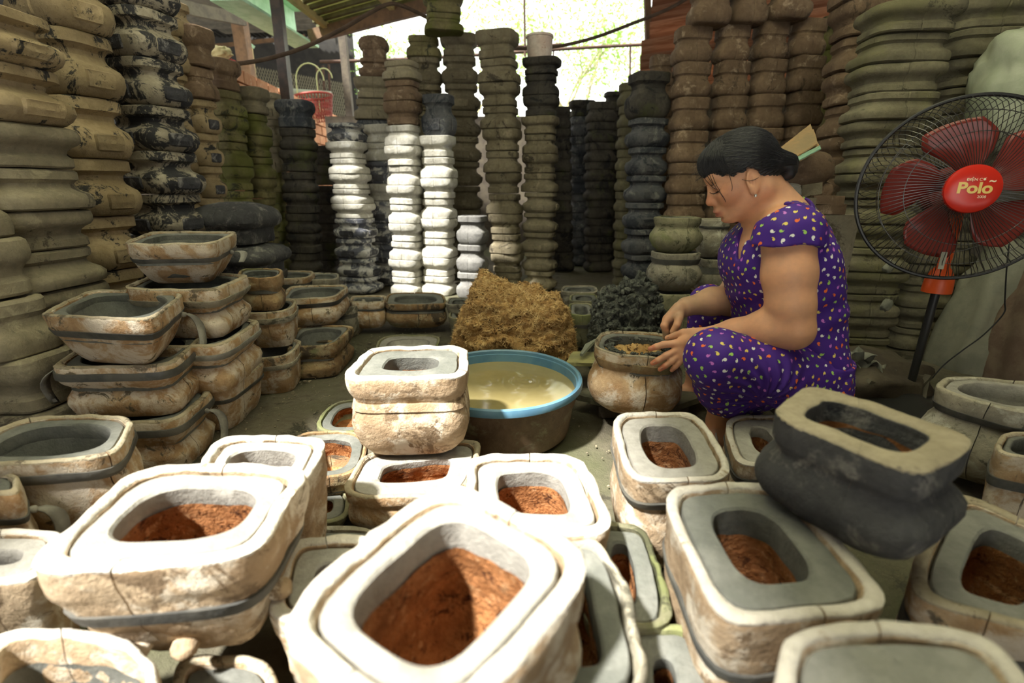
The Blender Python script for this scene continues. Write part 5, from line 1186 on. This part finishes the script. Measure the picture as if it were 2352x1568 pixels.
def np_mesh(name, P, Q, mat, parent=None, smooth=True):
    me = bpy.data.meshes.new(name); me.vertices.add(len(P)); me.vertices.foreach_set('co', P.astype(np.float32).ravel())
    me.loops.add(Q.size); me.loops.foreach_set('vertex_index', Q.astype(np.int32).ravel()); me.polygons.add(len(Q))
    me.polygons.foreach_set('loop_start', np.arange(0, Q.size, 4, dtype=np.int32)); me.polygons.foreach_set('loop_total', np.full(len(Q), 4, np.int32))
    me.update(calc_edges=True); me.validate(); me.materials.append(mat); me.shade_smooth(); o = bpy.data.objects.new(name, me); link(o, parent); return o
def V(px, py, Y): return np.array(dp(px, py, Y), np.float32)

m_, t_, b_ = nt('skin'); at = N(t_, 'ShaderNodeVertexColor'); at.layer_name = 'tint'
co_ = coords(t_, False, True); sk = mixc(t_, ramp(t_, noi(t_, co_, 35, 5, .6), .3, .7), (.92, .92, .92), (1.08, 1.04, 1.0)); mm = mixc(t_, 1.0, at.outputs[0], sk, 'MULTIPLY')
t_.links.new(mm, b_.inputs['Base Color']); b_.inputs['Roughness'].default_value = .48; b_.inputs['Specular IOR Level'].default_value = .4
b_.inputs['Subsurface Weight'].default_value = .12; b_.inputs['Subsurface Radius'].default_value = (.012, .005, .003); b_.inputs['Subsurface Scale'].default_value = 1.0
bp2 = N(t_, 'ShaderNodeBump'); bp2.inputs['Strength'].default_value = .15; bp2.inputs['Distance'].default_value = .002; t_.links.new(noi(t_, co_, 420, 3, .6), bp2.inputs['Height']); t_.links.new(bp2.outputs[0], b_.inputs['Normal']); M['skin'] = m_
M['cloth'] = plain('purple_cloth', (.060, .018, .235), rough=.62, spec=.3, bump=.12, bscale=260)
m_, t_, b_ = nt('black_hair'); b_.inputs['Base Color'].default_value = (.010, .010, .012, 1); b_.inputs['Roughness'].default_value = .45; b_.inputs['Specular IOR Level'].default_value = .6; M['hair'] = m_
M['lash'] = plain('dark_lash', (.012, .008, .006), rough=.8)
M['silver'] = plain('silver', (.75, .73, .68), rough=.25, metal=.9)

# head frame: x forward, y to her left (towards the camera), z up
HS = .87; HO = V(1711, 401, 1.17); PIT, YAW = R(24), R(-10)
hf = np.array([-math.cos(PIT) * math.cos(YAW), -math.cos(PIT) * math.sin(YAW), -math.sin(PIT)]); hu = np.array([-math.sin(PIT) * math.cos(YAW), -math.sin(PIT) * math.sin(YAW), math.cos(PIT)])
hl = np.cross(hu, hf); HR = np.stack([hf, hl, hu], 1)
def Hd(x, y, z): return (HO + HR @ (np.array([x, y, z]) * HS)).astype(np.float32)
BX0, BX1 = dp(1470, 800, 1.15).x, dp(1935, 700, 1.15).x + .04
body = Field((BX0 - .02, .86, .0), (BX1, 1.47, .84), .0024)
fE = body.ell; body.hs = HS
fE(Hd(.000, 0, .030), (.080, .073, .079), .02, 'u', HR)          # cranium
fE(Hd(.036, 0, -.028), (.056, .059, .074), .03, 'u', HR)          # face
for s_ in (1, -1):
    body.cap(Hd(-.018, s_ * .050, -.046), Hd(.056, s_ * .015, -.087), .021, .017, .02)   # jaw
    fE(Hd(.058, s_ * .036, -.026), (.024, .022, .022), .018, 'u', HR)          # cheek
fE(Hd(.069, 0, -.087), (.020, .023, .015), .014, 'u', HR)          # chin
fE(Hd(.077, 0, .030), (.018, .048, .022), .02, 'u', HR)            # brow
for s_ in (1, -1):
    fE(Hd(.098, s_ * .030, .004), (.016, .016, .009), .014, 's', HR)   # socket
    fE(Hd(.076, s_ * .031, .001), (.0145, .0165, .0115), .005, 'u', HR)   # closed lid over the eye
    fE(Hd(.084, s_ * .031, -.011), (.008, .015, .0022), .004, 's', HR)
body.cap(Hd(.086, 0, .006), Hd(.099, 0, -.026), .0075, .0095, .010)
fE(Hd(.1005, 0, -.033), (.0115, .0115, .0098), .007, 'u', HR)
for s_ in (1, -1):
    fE(Hd(.0905, s_ * .0135, -.037), (.0105, .0085, .0080), .005, 'u', HR)
    fE(Hd(.094, s_ * .0065, -.0455), (.006, .004, .003), .003, 's', HR)
fE(Hd(.083, 0, -.062), (.014, .026, .018), .012, 'u', HR)          # mouth mound
fE(Hd(.0940, 0, -.0618), (.0075, .021, .0058), .004, 'u', HR)      # upper lip
fE(Hd(.0905, 0, -.0725), (.0085, .018, .0066), .004, 'u', HR)      # lower lip
fE(Hd(.0975, 0, -.0672), (.009, .025, .0011), .002, 's', HR)       # mouth line
fE(Hd(.088, 0, -.0825), (.006, .016, .004), .006, 's', HR)
for s_ in (1, -1):                                                  # ears
    e0 = Hd(.004, s_ * .073, -.014)
    ER = HR @ np.array(Matrix.Rotation(s_ * R(18), 3, 'Z') @ Matrix.Rotation(R(-8), 3, 'Y'))
    fE(e0, (.019, .0065, .031), .004, 'u', ER); fE(Hd(.007, s_ * .084, -.010), (.0120, .0085, .020), .003, 's', ER)
    fE(Hd(.016, s_ * .075, -.018), (.004, .004, .006), .003, 'u', ER); fE(Hd(.003, s_ * .0775, -.011), (.0045, .003, .013), .003, 'u', ER)
    fE(Hd(.011, s_ * .073, -.040), (.009, .006, .011), .006, 'u', HR)
    fE(Hd(.011, s_ * .080, -.018), (.0045, .005, .008), .002, 's', HR)
# neck and trunk
body.hs = 1.0
NB = V(1800, 505, 1.17)
body.cap(Hd(-.018, 0, -.035), NB, .050, .057, .025); body.cap(Hd(-.005, 0, -.065), V(1765, 530, 1.17), .040, .05, .02)
def zof(py, Y=1.17): return float(dp(1800, py, Y).z)
def xof(px, py, Y=1.17): return float(dp(px, py, Y).x)
TR = [(880, 1822, 95, .150), (840, 1818, 100, .158), (790, 1812, 103, .150), (730, 1806, 105, .138), (670, 1795, 112, .140), (615, 1783, 115, .148), (570, 1783, 104, .150), (530, 1790, 84, .120), (500, 1797, 60, .080)]
secs = [(zof(py), xof(cx, py), 1.17, a / 1000 * 1.02, b2) for py, cx, a, b2 in TR]
body.stack(secs, .02)
SN, SF = V(1812, 535, 1.045), V(1765, 545, 1.32)
body.cap(SN, V(1800, 520, 1.13), .050, .058, .03); body.cap(SF, V(1790, 520, 1.20), .048, .055, .03)
# near arm
EN = V(1822, 757, .99); WN = V(1606, 774, 1.10)
body.chain([SN, V(1812, 630, 1.015), V(1815, 700, 1.0), EN], [.050, .0505, .045, .040], .02)
body.chain([EN, V(1762, 757, 1.02), V(1690, 768, 1.06), WN], [.038, .0425, .034, .0205], .02)
# near hand (left), spread over the mould
def fing(pts, rs): body.chain([V(*p) for p in pts], rs, .0035)
PC = V(1582, 784, 1.108)
body.chain([WN, PC], [.021, .021], .010); body.chain([V(1598, 772, 1.102), V(1558, 789, 1.112)], [.017, .0125], .008); body.chain([V(1600, 785, 1.10), V(1562, 806, 1.108)], [.016, .0125], .008); body.chain([V(1600, 790, 1.098), V(1572, 817, 1.100)], [.014, .011], .008)
fing([(1590, 764, 1.105), (1570, 764, 1.118), (1552, 770, 1.135), (1533, 776, 1.15)], [.012, .0100, .0085, .0072])
fing([(1556, 788, 1.112), (1524, 791, 1.118), (1507, 796, 1.122), (1493, 801, 1.126)], [.0098, .0086, .0078, .0066])
fing([(1559, 802, 1.108), (1530, 816, 1.112), (1513, 826, 1.116), (1499, 834, 1.122)], [.0098, .0086, .0078, .0066])
fing([(1565, 812, 1.104), (1543, 829, 1.106), (1529, 839, 1.110), (1516, 848, 1.116)], [.0094, .0082, .0074, .0063])
fing([(1573, 819, 1.098), (1560, 833, 1.102), (1551, 842, 1.106), (1543, 850, 1.112)], [.0084, .0072, .0065, .0056])
# far arm
EF = V(1678, 690, 1.30); WF = V(1576, 704, 1.265)
body.chain([SF, V(1715, 615, 1.32), EF], [.046, .044, .039], .02); body.chain([EF, V(1635, 692, 1.285), WF], [.039, .036, .024], .02)
body.chain([WF, V(1556, 718, 1.26)], [.024, .021], .01); body.chain([V(1560, 708, 1.25), V(1534, 732, 1.245)], [.018, .0135], .008); body.chain([V(1565, 712, 1.275), V(1540, 732, 1.275)], [.017, .0135], .008)
fing([(1532, 733, 1.245), (1526, 748, 1.235), (1530, 763, 1.235), (1528, 775, 1.235)], [.0115, .0102, .0092, .0078])
fing([(1536, 733, 1.265), (1529, 750, 1.268), (1535, 766, 1.262), (1540, 777, 1.25)], [.011, .0096, .0086, .0072])
fing([(1545, 735, 1.285), (1540, 752, 1.288), (1546, 766, 1.28), (1550, 774, 1.27)], [.0105, .009, .008, .007])
fing([(1554, 737, 1.298), (1551, 752, 1.30), (1556, 763, 1.295), (1559, 770, 1.288)], [.009, .008, .0072, .0062])
fing([(1562, 716, 1.245), (1559, 732, 1.225), (1555, 747, 1.215), (1545, 762, 1.215)], [.0125, .0112, .0098, .0082])
# legs and feet under the trousers
KN = V(1643, 822, 1.00); KF = V(1628, 700, 1.40)
AN = V(1652, 968, 1.135); 
body.chain([V(1835, 875, 1.10), KN], [.060, .040], .008); body.chain([KN, V(1668, 880, 1.07), AN], [.040, .044, .030], .01)
body.chain([V(1800, 850, 1.25), KF], [.060, .040], .008); AFt = V(1600, 850, 1.40); body.chain([KF, AFt], [.046, .03], .02)
g0 = np.array(gp(1672, 1004, .035), np.float32); g1 = np.array(gp(1596, 1016, .020), np.float32)
body.chain([AN, g0], [.031, .030], .015); body.chain([g0, (g0 + g1) / 2 + np.array([0, 0, .006], np.float32), g1], [.028, .028, .018], .012)
for k in range(5): 
    a_ = g1 + np.array([-.004, -.020 + .011 * k, -.004], np.float32); body.cap(a_, a_ + np.array([-.022 + .002 * k, -.004, -.004], np.float32), .0085 if k else .0105, .006 if k else .008, .003)
f0 = AFt + np.array([.0, 0, -.02], np.float32); f1 = np.array([f0[0] - .12, f0[1] - .02, .02], np.float32); f0[2] = max(.035, f0[2] - .05); body.chain([AFt, f0, f1], [.03, .03, .018], .012)
P_, Q_ = body.mesh(2)
wom = empty('person', (float(V(1830, 880, 1.15)[0]), 1.15, 0.0)); tag(wom, 'woman in purple comma-patterned clothes squatting and filling the ochre mould', 'person')
wloc = Vector(wom.location)
def wpart(o, p=None):
    o.parent = p or wom; o.matrix_parent_inverse = Matrix.Translation(-wloc) if p is None else Matrix.Identity(4); return o
bo_ = wpart(np_mesh('body', P_, Q_, M['skin']))
# skin tint: lips, cheeks, muddy reddish fingers, paler forearms
tint = np.empty((len(P_), 4), np.float32); tint[:, 3] = 1; base = np.array([.64, .34, .20]); tint[:, :3] = base
def blob(c, r, col, f=1.0, rr=None):
    d = np.linalg.norm((P_ - np.array(c)) @ HR / (np.array(rr) if rr is not None else r), axis=1) / (HS if rr is not None else 1); w_ = np.clip(1.25 - d, 0, .5) * 2 * f; w_ = w_[:, None]
    tint[:, :3] = tint[:, :3] * (1 - w_) + np.array(col) * w_
blob(Hd(.090, 0, -.0665), 1, (.42, .125, .09), .85, (.016, .025, .0125)); blob(Hd(.102, 0, -.034), .018, (.56, .23, .13), .6)
for s_ in (1, -1): blob(Hd(.066, s_ * .042, -.028), .03, (.52, .22, .12), .6); blob(Hd(.09, s_ * .031, .004), 1, (.36, .17, .10), .6, (.02, .018, .012))
for p, r_, c_, f_ in ((V(1495, 801, 1.12), .012, (.55, .17, .09), .7), (V(1502, 834, 1.12), .014, (.55, .17, .09), .7), (V(1520, 846, 1.11), .014, (.55, .16, .09), .7), (V(1546, 850, 1.11), .012, (.5, .2, .12), .6), (V(1533, 745, 1.24), .014, (.22, .17, .11), .7), (V(1527, 770, 1.235), .016, (.30, .24, .16), .8), (V(1553, 728, 1.23), .012, (.3, .2, .13), .5),
                      (V(1640, 700, 1.28), .09, (.55, .36, .22), .7), (V(1570, 712, 1.26), .05, (.48, .33, .21), .6)): blob(p, r_, c_, f_)
ca = bo_.data.color_attributes.new('tint', 'FLOAT_COLOR', 'POINT'); ca.data.foreach_set('color', tint.ravel())
# lash line, brow, nails, earring
def line(pts, r_, name, mat, parent=None): o = MB(); o.tube([Vector(p) for p in pts], r_, 6); return wpart(o.build(name, mat), parent)
BV = BVHTree.FromPolygons([tuple(p) for p in P_.tolist()], Q_.tolist())
def onskin(px, py, off=.0006):
    d = ray(px, py).normalized(); hit = BV.ray_cast(Vector((0, 0, CH)), d)
    return (hit[0] - d * off) if hit[0] is not None else dp(px, py, 1.12)
line([onskin(*q) for q in ((1630, 442), (1635, 444.5), (1640, 445), (1645, 443), (1650, 439), (1653, 436))], [.0005, .0009, .0012, .0013, .0011, .0006], 'eyelashes', M['lash'])
line([onskin(*q, -.0002) for q in ((1616, 428), (1624, 426), (1634, 425), (1644, 427), (1652, 431))], [.0006, .0010, .0011, .0010, .0004], 'eyebrow', plain('brow_hair', (.16, .08, .05), rough=.9))
er = Hd(.011, .081, -.052); b2 = MB(); b2.lathe([(0, -.0035), (.0025, -.003), (.0035, 0), (.0025, .003), (0, .0035)], 16, Vector(er)); wpart(b2.build('earring', M['silver']))
NM = plain('muddy_nail', (.46, .27, .19), rough=.45)
for p0, p1 in (((1500, 799, 1.1245), (1491, 801, 1.128)), ((1506, 830, 1.119), (1497, 836, 1.123)), ((1522, 844, 1.1125), (1514, 849, 1.117)), ((1538, 774, 1.146), (1530, 776, 1.15))):
    a, b = V(*p0), V(*p1); c = (a + b) / 2 + np.array([0, -.0052, .0035]); dv = Vector(b - a).normalized()
    bb = bmesh.new(); bmesh.ops.create_uvsphere(bb, u_segments=12, v_segments=8, radius=1); qm = dv.to_track_quat('X', 'Z').to_matrix()
    vs = [Vector(c) + qm @ Vector((v.co.x * .0042, v.co.y * .0034, v.co.z * .0016)) for v in bb.verts]; fs = [tuple(v.index for v in f.verts) for f in bb.faces]; bb.free(); wpart(mesh_obj('fingernail', vs, fs, NM, None, True, None))

# hair
hair = Field(tuple(HO - np.array([.14, .12, .12])), tuple(HO + np.array([.17, .12, .15])), .0019)
hair.hs = HS; hair.ell(Hd(-.002, 0, .033), (.088, .081, .0835), .015, 'u', HR); hair.ell(Hd(.036, 0, .060), (.066, .064, .046), .02, 'u', HR); hair.ell(Hd(-.040, 0, .0), (.046, .060, .048), .02, 'u', HR)
zc = HO[2]
cut = hair
sl, g = cut.box(cut.o, cut.o + cut.h * np.array(cut.n)); X, Y, Z = g
lx = (X - HO[0]) * hf[0] + (Y - HO[1]) * hf[1] + (Z - HO[2]) * hf[2]; ly = (X - HO[0]) * hl[0] + (Y - HO[1]) * hl[1] + (Z - HO[2]) * hl[2]; lz = (X - HO[0]) * hu[0] + (Y - HO[1]) * hu[1] + (Z - HO[2]) * hu[2]
wz = (Z - zc) / HS; lx, ly, lz = lx / HS, ly / HS, lz / HS
low = np.interp(lx, [-.13, -.021, -.014, .006, .026, .040, .12], [-.040, -.034, -.026, .016, .002, -.003, -.008]).astype(np.float32) + .004 * np.sin(lx * 260) * (lx > -.01)
low = low + .0 * ly
# thin the front: open the face below the hairline
cut.F[sl] = np.maximum(cut.F[sl], (low - wz) * .8)
ear = np.sqrt(((lx - .006) / .021) ** 2 + ((np.abs(ly) - .078) / .03) ** 2 + ((lz + .012) / .030) ** 2) - 1
cut.F[sl] = np.maximum(cut.F[sl], -ear * .02)
st_ = .0012 * np.sin(np.arctan2(lz - .02, ly) * 60 + 3 * np.sin(lx * 40)) + .0008 * np.sin(np.arctan2(lz - .02, ly) * 140)
cut.F[sl] = cut.F[sl] + st_.astype(np.float32)
HB = V(1787, 372, 1.15); BN = V(1804, 378, 1.145)
hair.chain([Hd(-.055, .0, .005), HB, BN], [.036, .023, .023], .012); hair.ell(BN + np.array([.008, 0, -.003], np.float32), (.019, .019, .026), .006); hair.chain([BN, BN + np.array([.010, -.004, -.020], np.float32), BN + np.array([-.002, -.004, -.032], np.float32)], [.016, .013, .005], .006)
Ph, Qh = hair.mesh(1)
ho = wpart(np_mesh('hair', Ph, Qh, M['hair']))
# combed strands, fringe wisps, flyaways
mb = MB(); r = random.Random(21)
cen = Vector(Hd(.004, 0, .038)); HRm = Matrix([list(x) for x in HR]); HV = BVHTree.FromPolygons([tuple(p) for p in Ph.tolist()], Qh.tolist())
def hdir(p): return (HRm.transposed() @ (Vector(p) - cen)).normalized()
def comb_(d0_, d1_, rad_, lift, K=16, wob=.02):
    om = d0_.angle(d1_); pts = []; ph = r.uniform(0, 6)
    if om < .15 or om > 2.9: return
    for k in range(K + 1):
        t = k / K; q = (d0_ * math.sin((1 - t) * om) + d1_ * math.sin(t * om)) / math.sin(om); q.y += wob * math.sin(t * 5 + ph) * t * (1 - t)
        h = HV.ray_cast(cen + HRm @ q.normalized() * .3, -(HRm @ q.normalized()))
        if h[0] is None or (h[0] - cen).length < .038: 
            if len(pts) > 5: break
            pts = []; continue
        pts.append(h[0] + h[1] * (lift + .0012 * math.sin(t * 3.1 + ph) ** 2))
    if len(pts) > 4: mb.tube(pts, [rad_ * .4] + [rad_] * (len(pts) - 2) + [rad_ * .3], 4, False)
bdir = hdir(HB)
for i in range(1300):
    y = r.uniform(-1, 1); a = r.uniform(-.1, 2.3)
    d0_ = Vector((math.cos(a) * (1 - .5 * abs(y)), y * .95, math.sin(a) * .9 + .05)).normalized()
    if d0_.angle(bdir) < .5: continue
    comb_(d0_, bdir, r.uniform(.00025, .00045), r.uniform(-.0002, .0008))
for i in range(420):   # fringe swept forward and sideways from the parting down to the forehead
    s0 = r.uniform(-.35, .8); d0_ = Vector((.45 + r.uniform(-.15, .15), s0 * .6, .85)).normalized(); d1_ = Vector((1.0 - .55 * abs(s0), s0 * .95 + .15, r.uniform(-.15, .12) + .25 * max(0, -s0))).normalized()
    comb_(d0_, d1_, r.uniform(.00025, .0005), r.uniform(.0, .0018), 12, .05)
for i in range(60):    # flyaways along the forehead edge
    a = r.uniform(.0, 1.3); q = Vector((math.cos(a), r.uniform(-.25, .25), math.sin(a))).normalized(); h = HV.ray_cast(cen + HRm @ q * .3, -(HRm @ q))
    if h[0] is None: continue
    o_ = h[0]; v1 = (HRm @ Vector((r.uniform(.2, 1), r.uniform(-.3, .3), r.uniform(-.6, .5)))).normalized()
    mb.tube([o_, o_ + h[1] * .004 + v1 * .004, o_ + h[1] * .006 + v1 * .010, o_ + h[1] * .006 + v1 * .015 + Vector((0, 0, -.003))], [.0003, .00025, .0002, .0001], 3, False)
wis = [((1630, 402), (1640, 425), (1652, 441), (1663, 456), (1668, 466)), ((1636, 402), (1645, 424), (1655, 440)), ((1614, 404), (1625, 418), (1637, 430), (1648, 436)), ((1675, 402), (1679, 415), (1682, 430), (1680, 440)), ((1622, 400), (1630, 412), (1641, 428)), ((1704, 412), (1718, 415), (1732, 413), (1744, 406)), ((1651, 436), (1660, 450), (1667, 462))]
for w4 in wis:
    P4 = [Vector((x, y, 0)) for x, y in w4]; pts = []
    for i in range(len(P4) - 1):
        p0, p1, p2, p3 = P4[max(i - 1, 0)], P4[i], P4[i + 1], P4[min(i + 2, len(P4) - 1)]
        for k in range(5):
            t = k / 5; q = .5 * ((2 * p1) + (p2 - p0) * t + (2 * p0 - 5 * p1 + 4 * p2 - p3) * t * t + (3 * p1 - p0 - 3 * p2 + p3) * t ** 3); pts.append(onskin(q.x, q.y, .0012))
    mb.tube(pts, [.00055] * (len(pts) - 1) + [.0002], 4, False)
so = wpart(mb.build('loose_strands', M['hair'], None, True, None)); so['kind'] = 'stuff'
tm = MB(); tdir = (Vector(BN) - Vector(HB)).normalized(); ta = tdir.orthogonal().normalized(); tb = tdir.cross(ta)
for kk, (dd, rr2) in enumerate(((-.003, .0235), (.001, .0240), (.005, .0235))):
    tm.tube([Vector(HB) + tdir * dd + (ta * math.cos(2 * math.pi * k / 28) + tb * math.sin(2 * math.pi * k / 28)) * rr2 for k in range(29)], .0022, 6, False)
wpart(tm.build('hair_tie', plain('grey_elastic', (.18, .20, .23), rough=.4)))

# blouse
bl = Field((BX0 + .1, .88, zof(905)), (BX1, 1.47, .72), .0032)
bl.stack([(z, cx, cy, a, b2) for (z, cx, cy, a, b2) in secs], .02, .009, zlo=zof(884), zhi=zof(500))
bl.cap(SN, V(1800, 520, 1.13), .056, .066, .03); bl.cap(SF, V(1790, 520, 1.20), .055, .062, .03)
bl.cap(V(1822, 492, 1.17), V(1838, 545, 1.17), .042, .062, .03)
zsl = zof(560, 1.03)
def sleeve(F, c, rx, ry, rz, zcut, wav):
    sl, g = F.box(np.array(c) - .14, np.array(c) + .14); X, Y, Z = g
    fl = 1 + np.clip((c[2] + .01 - Z) / .06, 0, 1) * .10
    ang = np.arctan2(Y - c[1], X - c[0]); d = (np.sqrt(((X - c[0]) / (rx * fl)) ** 2 + ((Y - c[1]) / (ry * fl)) ** 2 + (np.maximum(Z - c[2], 0) / rz) ** 2) - 1) * min(rx, ry)
    d = d + .003 * np.sin(ang * 7 + 1) * np.clip((c[2] + .03 - Z) / .05, 0, 1); d = np.maximum(d, (zcut + wav * np.sin(ang * 3)) - Z); F.comb(sl, d.astype(np.float32), .012, 'u')
cS = V(1812, 535, 1.040); sleeve(bl, cS, .072, .066, .062, zsl + .000, .004)
cF = V(1745, 560, 1.335); sleeve(bl, cF, .066, .060, .060, zof(620, 1.33), .004)
# V neck and collar opening

n0, n1, n2_ = [np.array(onskin(*q, .0), np.float32) for q in ((1738, 500), (1716, 535), (1702, 590))]
bl.cap(V(1765, 470, 1.07), n0, .045, .036, .004, 's'); bl.cap(n0, n1, .034, .022, .004, 's'); bl.cap(n1, n2_, .022, .009, .004, 's'); bl.cap(V(1745, 470, 1.16), V(1718, 520, 1.12), .055, .030, .004, 's')
bl.cap(Hd(-.03, 0, -.035), V(1783, 480, 1.16), .070, .068, .006, 's')
# a blouse is cloth: folds across the back, waist and under the bust
sl, g = bl.box(bl.o, bl.o + bl.h * np.array(bl.n)); X, Y, Z = g
fold = .0030 * np.sin((X * 60 + Z * 75 + 2.5 * np.sin(Y * 18 + Z * 9))) * np.exp(-((Z - zof(760)) / .07) ** 2) + .0022 * np.sin(X * 35 - Z * 95 + 3 * np.sin(Y * 14)) * np.exp(-((Z - zof(690)) / .06) ** 2) + .0018 * np.sin(Y * 80 + X * 40) * (Z < zof(820))
bl.F[sl] += fold.astype(np.float32)
Pb2, Qb2 = bl.mesh(1); blo = wpart(np_mesh('blouse', Pb2, Qb2, M['cloth']))
# trousers
tr = Field((BX0 + .03, .86, .03), (BX1 + .02, 1.52, .52), .0034)
tr.stack([(z, cx, cy, a, b2) for (z, cx, cy, a, b2) in secs if z < zof(800)], .02, .004, zlo=zof(905), zhi=zof(800))
tr.chain([V(1825, 862, 1.07), V(1740, 850, 1.02), KN], [.088, .078, .0635], .02)
tr.chain([KN, V(1668, 880, 1.055), V(1670, 928, 1.10)], [.063, .070, .052], .02); tr.chain([V(1740, 880, 1.05), V(1725, 918, 1.09)], [.055, .042], .02)
tr.chain([V(1800, 850, 1.25), KF], [.082, .058], .02); tr.chain([KF, V(1612, 800, 1.40)], [.056, .050], .02)
tr.cap(V(1850, 880, 1.10), V(1850, 880, 1.24), .075, .075, .02)
sl, g = tr.box(tr.o, tr.o + tr.h * np.array(tr.n)); X, Y, Z = g
q0 = V(1728, 900, 1.0); ang = np.arctan2(Z - q0[2], X - q0[0]); rr_ = np.sqrt((X - q0[0]) ** 2 + (Z - q0[2]) ** 2)
tr.F[sl] += ((.0045 * np.sin(ang * 17 + 2 * np.sin(rr_ * 40)) * np.exp(-((rr_ - .05) / .045) ** 2)) * (Y < 1.15)).astype(np.float32)
hemz = float(V(1690, 952, 1.06)[2]); tr.F[sl] = np.maximum(tr.F[sl], (hemz + .004 * np.sin(X * 60) - (X - q0[0]) * .08) - Z)
Pt2, Qt2 = tr.mesh(1); tro = wpart(np_mesh('trousers', Pt2, Qt2, M['cloth']))
# printed comma motifs, laid on the cloth as thin patches that follow it
MOT = [plain('motif_' + n_, c_, rough=.6) for n_, c_ in (('white', (.85, .85, .80)), ('yellow', (.80, .62, .14)), ('green', (.38, .62, .12)), ('orange', (.85, .16, .03)), ('violet', (.55, .16, .62)))]
def motifs(P, Q, parent, seed, spacing):
    bvh = BVHTree.FromPolygons(P.tolist(), Q.tolist()); r = random.Random(seed); c = P[Q].mean(1); nrm = np.cross(P[Q[:, 1]] - P[Q[:, 0]], P[Q[:, 3]] - P[Q[:, 0]])
    nrm /= np.linalg.norm(nrm, axis=1)[:, None] + 1e-12; order = list(range(len(c))); r.shuffle(order); grid = {}; mb = MB()
    cellk = lambda p: (int(p[0] // spacing), int(p[1] // spacing), int(p[2] // spacing)); nplaced = 0
    for i in order[:90000]:
        p = c[i]; n_ = nrm[i]
        if n_[1] > .45: continue
        k = cellk(p); ok = True
        for a in (-1, 0, 1):
            for b in (-1, 0, 1):
                for d in (-1, 0, 1):
                    for q in grid.get((k[0] + a, k[1] + b, k[2] + d), ()):
                        if np.sum((p - q) ** 2) < spacing ** 2: ok = False; break
                    if not ok: break
                if not ok: break
            if not ok: break
        if not ok: continue
        grid.setdefault(k, []).append(p); nv = Vector(n_); t1 = nv.orthogonal().normalized(); a0 = r.uniform(0, 6.28); t1, t2 = t1 * math.cos(a0) + nv.cross(t1) * math.sin(a0), nv.cross(t1) * math.cos(a0) - t1 * math.sin(a0)
        s = r.uniform(.0030, .0037); outl = []
        for j in range(9): a = math.radians(-60 + 270 * j / 8); outl.append((s * math.cos(a), s * math.sin(a)))
        outl = [(s * math.cos(math.radians(a)), s * math.sin(math.radians(a))) for a in range(-100, 181, 28)]
        outl += [(-s * 1.15, -s * .9), (-s * .75, -s * 1.7), (-s * .05, -s * 2.05), (-s * .38, -s * 1.45), (-s * .35, -s * 1.0)]
        vs = []
        for (x, y) in outl:
            w3 = Vector(p) + t1 * x + t2 * y; h = bvh.find_nearest(w3, .01)
            q = h[0] + (h[1] if h[1].dot(nv) > 0 else -h[1]) * .0005 if h[0] is not None else w3; vs.append(q)
        m2 = len(outl); mb.add(vs, [tuple(range(m2))], r.choice((0, 0, 1, 1, 2, 2, 3, 3, 4))); nplaced += 1
    o = mb.build('printed_commas', MOT, None, True, None); o['kind'] = 'stuff'; COL.objects.get(o.name); o.parent = parent; o.matrix_parent_inverse = Matrix.Identity(4); return nplaced
nm1 = motifs(Pb2, Qb2, blo, 3, .0165); nm2 = motifs(Pt2, Qt2, tro, 4, .0170); print('motifs', nm1, nm2)
# sandal and stool
sa = empty('sandal', Vector(g0) * .5 + Vector(g1) * .5); sa.location.z = 0; tag(sa, 'flat sandal under her near foot', 'sandal')
sc_ = Vector(sa.location); dv = (Vector(g1) - Vector(g0)); dv.z = 0; dv.normalize(); sdv = Vector((-dv.y, dv.x, 0))
vs = []; 
for z in (.0, .010):
    for k in range(28):
        a = 2 * math.pi * k / 28; u = math.cos(a) * .095; vv = math.sin(a) * (.034 + .008 * math.cos(a)); vs.append(dv * u + sdv * vv + Vector((0, 0, z)))
fs = [tuple(range(28))[::-1], tuple(28 + k for k in range(28))] + [(k, (k + 1) % 28, 28 + (k + 1) % 28, 28 + k) for k in range(28)]
mesh_obj('sandal_sole', vs, fs, plain('sandal_rubber', (.20, .18, .15), rough=.8), sa, True, 40)
MB().tube([dv * .0 + sdv * (.036 * math.cos(a)) + Vector((0, 0, .008 + .055 * math.sin(a))) for a in [math.pi * k / 12 for k in range(13)]], .004, 6).build('sandal_strap', plain('pale_strap', (.50, .46, .40), rough=.6), sa)
zs_ = float(V(1850, 893, 1.15)[2]) - .020; stl = empty('low_stool', (float(V(1835, 890, 1.17)[0]), 1.17, 0)); tag(stl, 'low wooden stool under the squatting woman, hardly visible', 'stool')
MB().box((0, 0, zs_ - .012), (.20, .24, .024)).build('stool_seat', M['darkwood'], stl, False)
for sx in (-1, 1):
    for sy in (-1, 1): MB().box((sx * .08, sy * .10, (zs_ - .024) / 2), (.03, .03, zs_ - .024)).build('leg', M['darkwood'], stl, False)
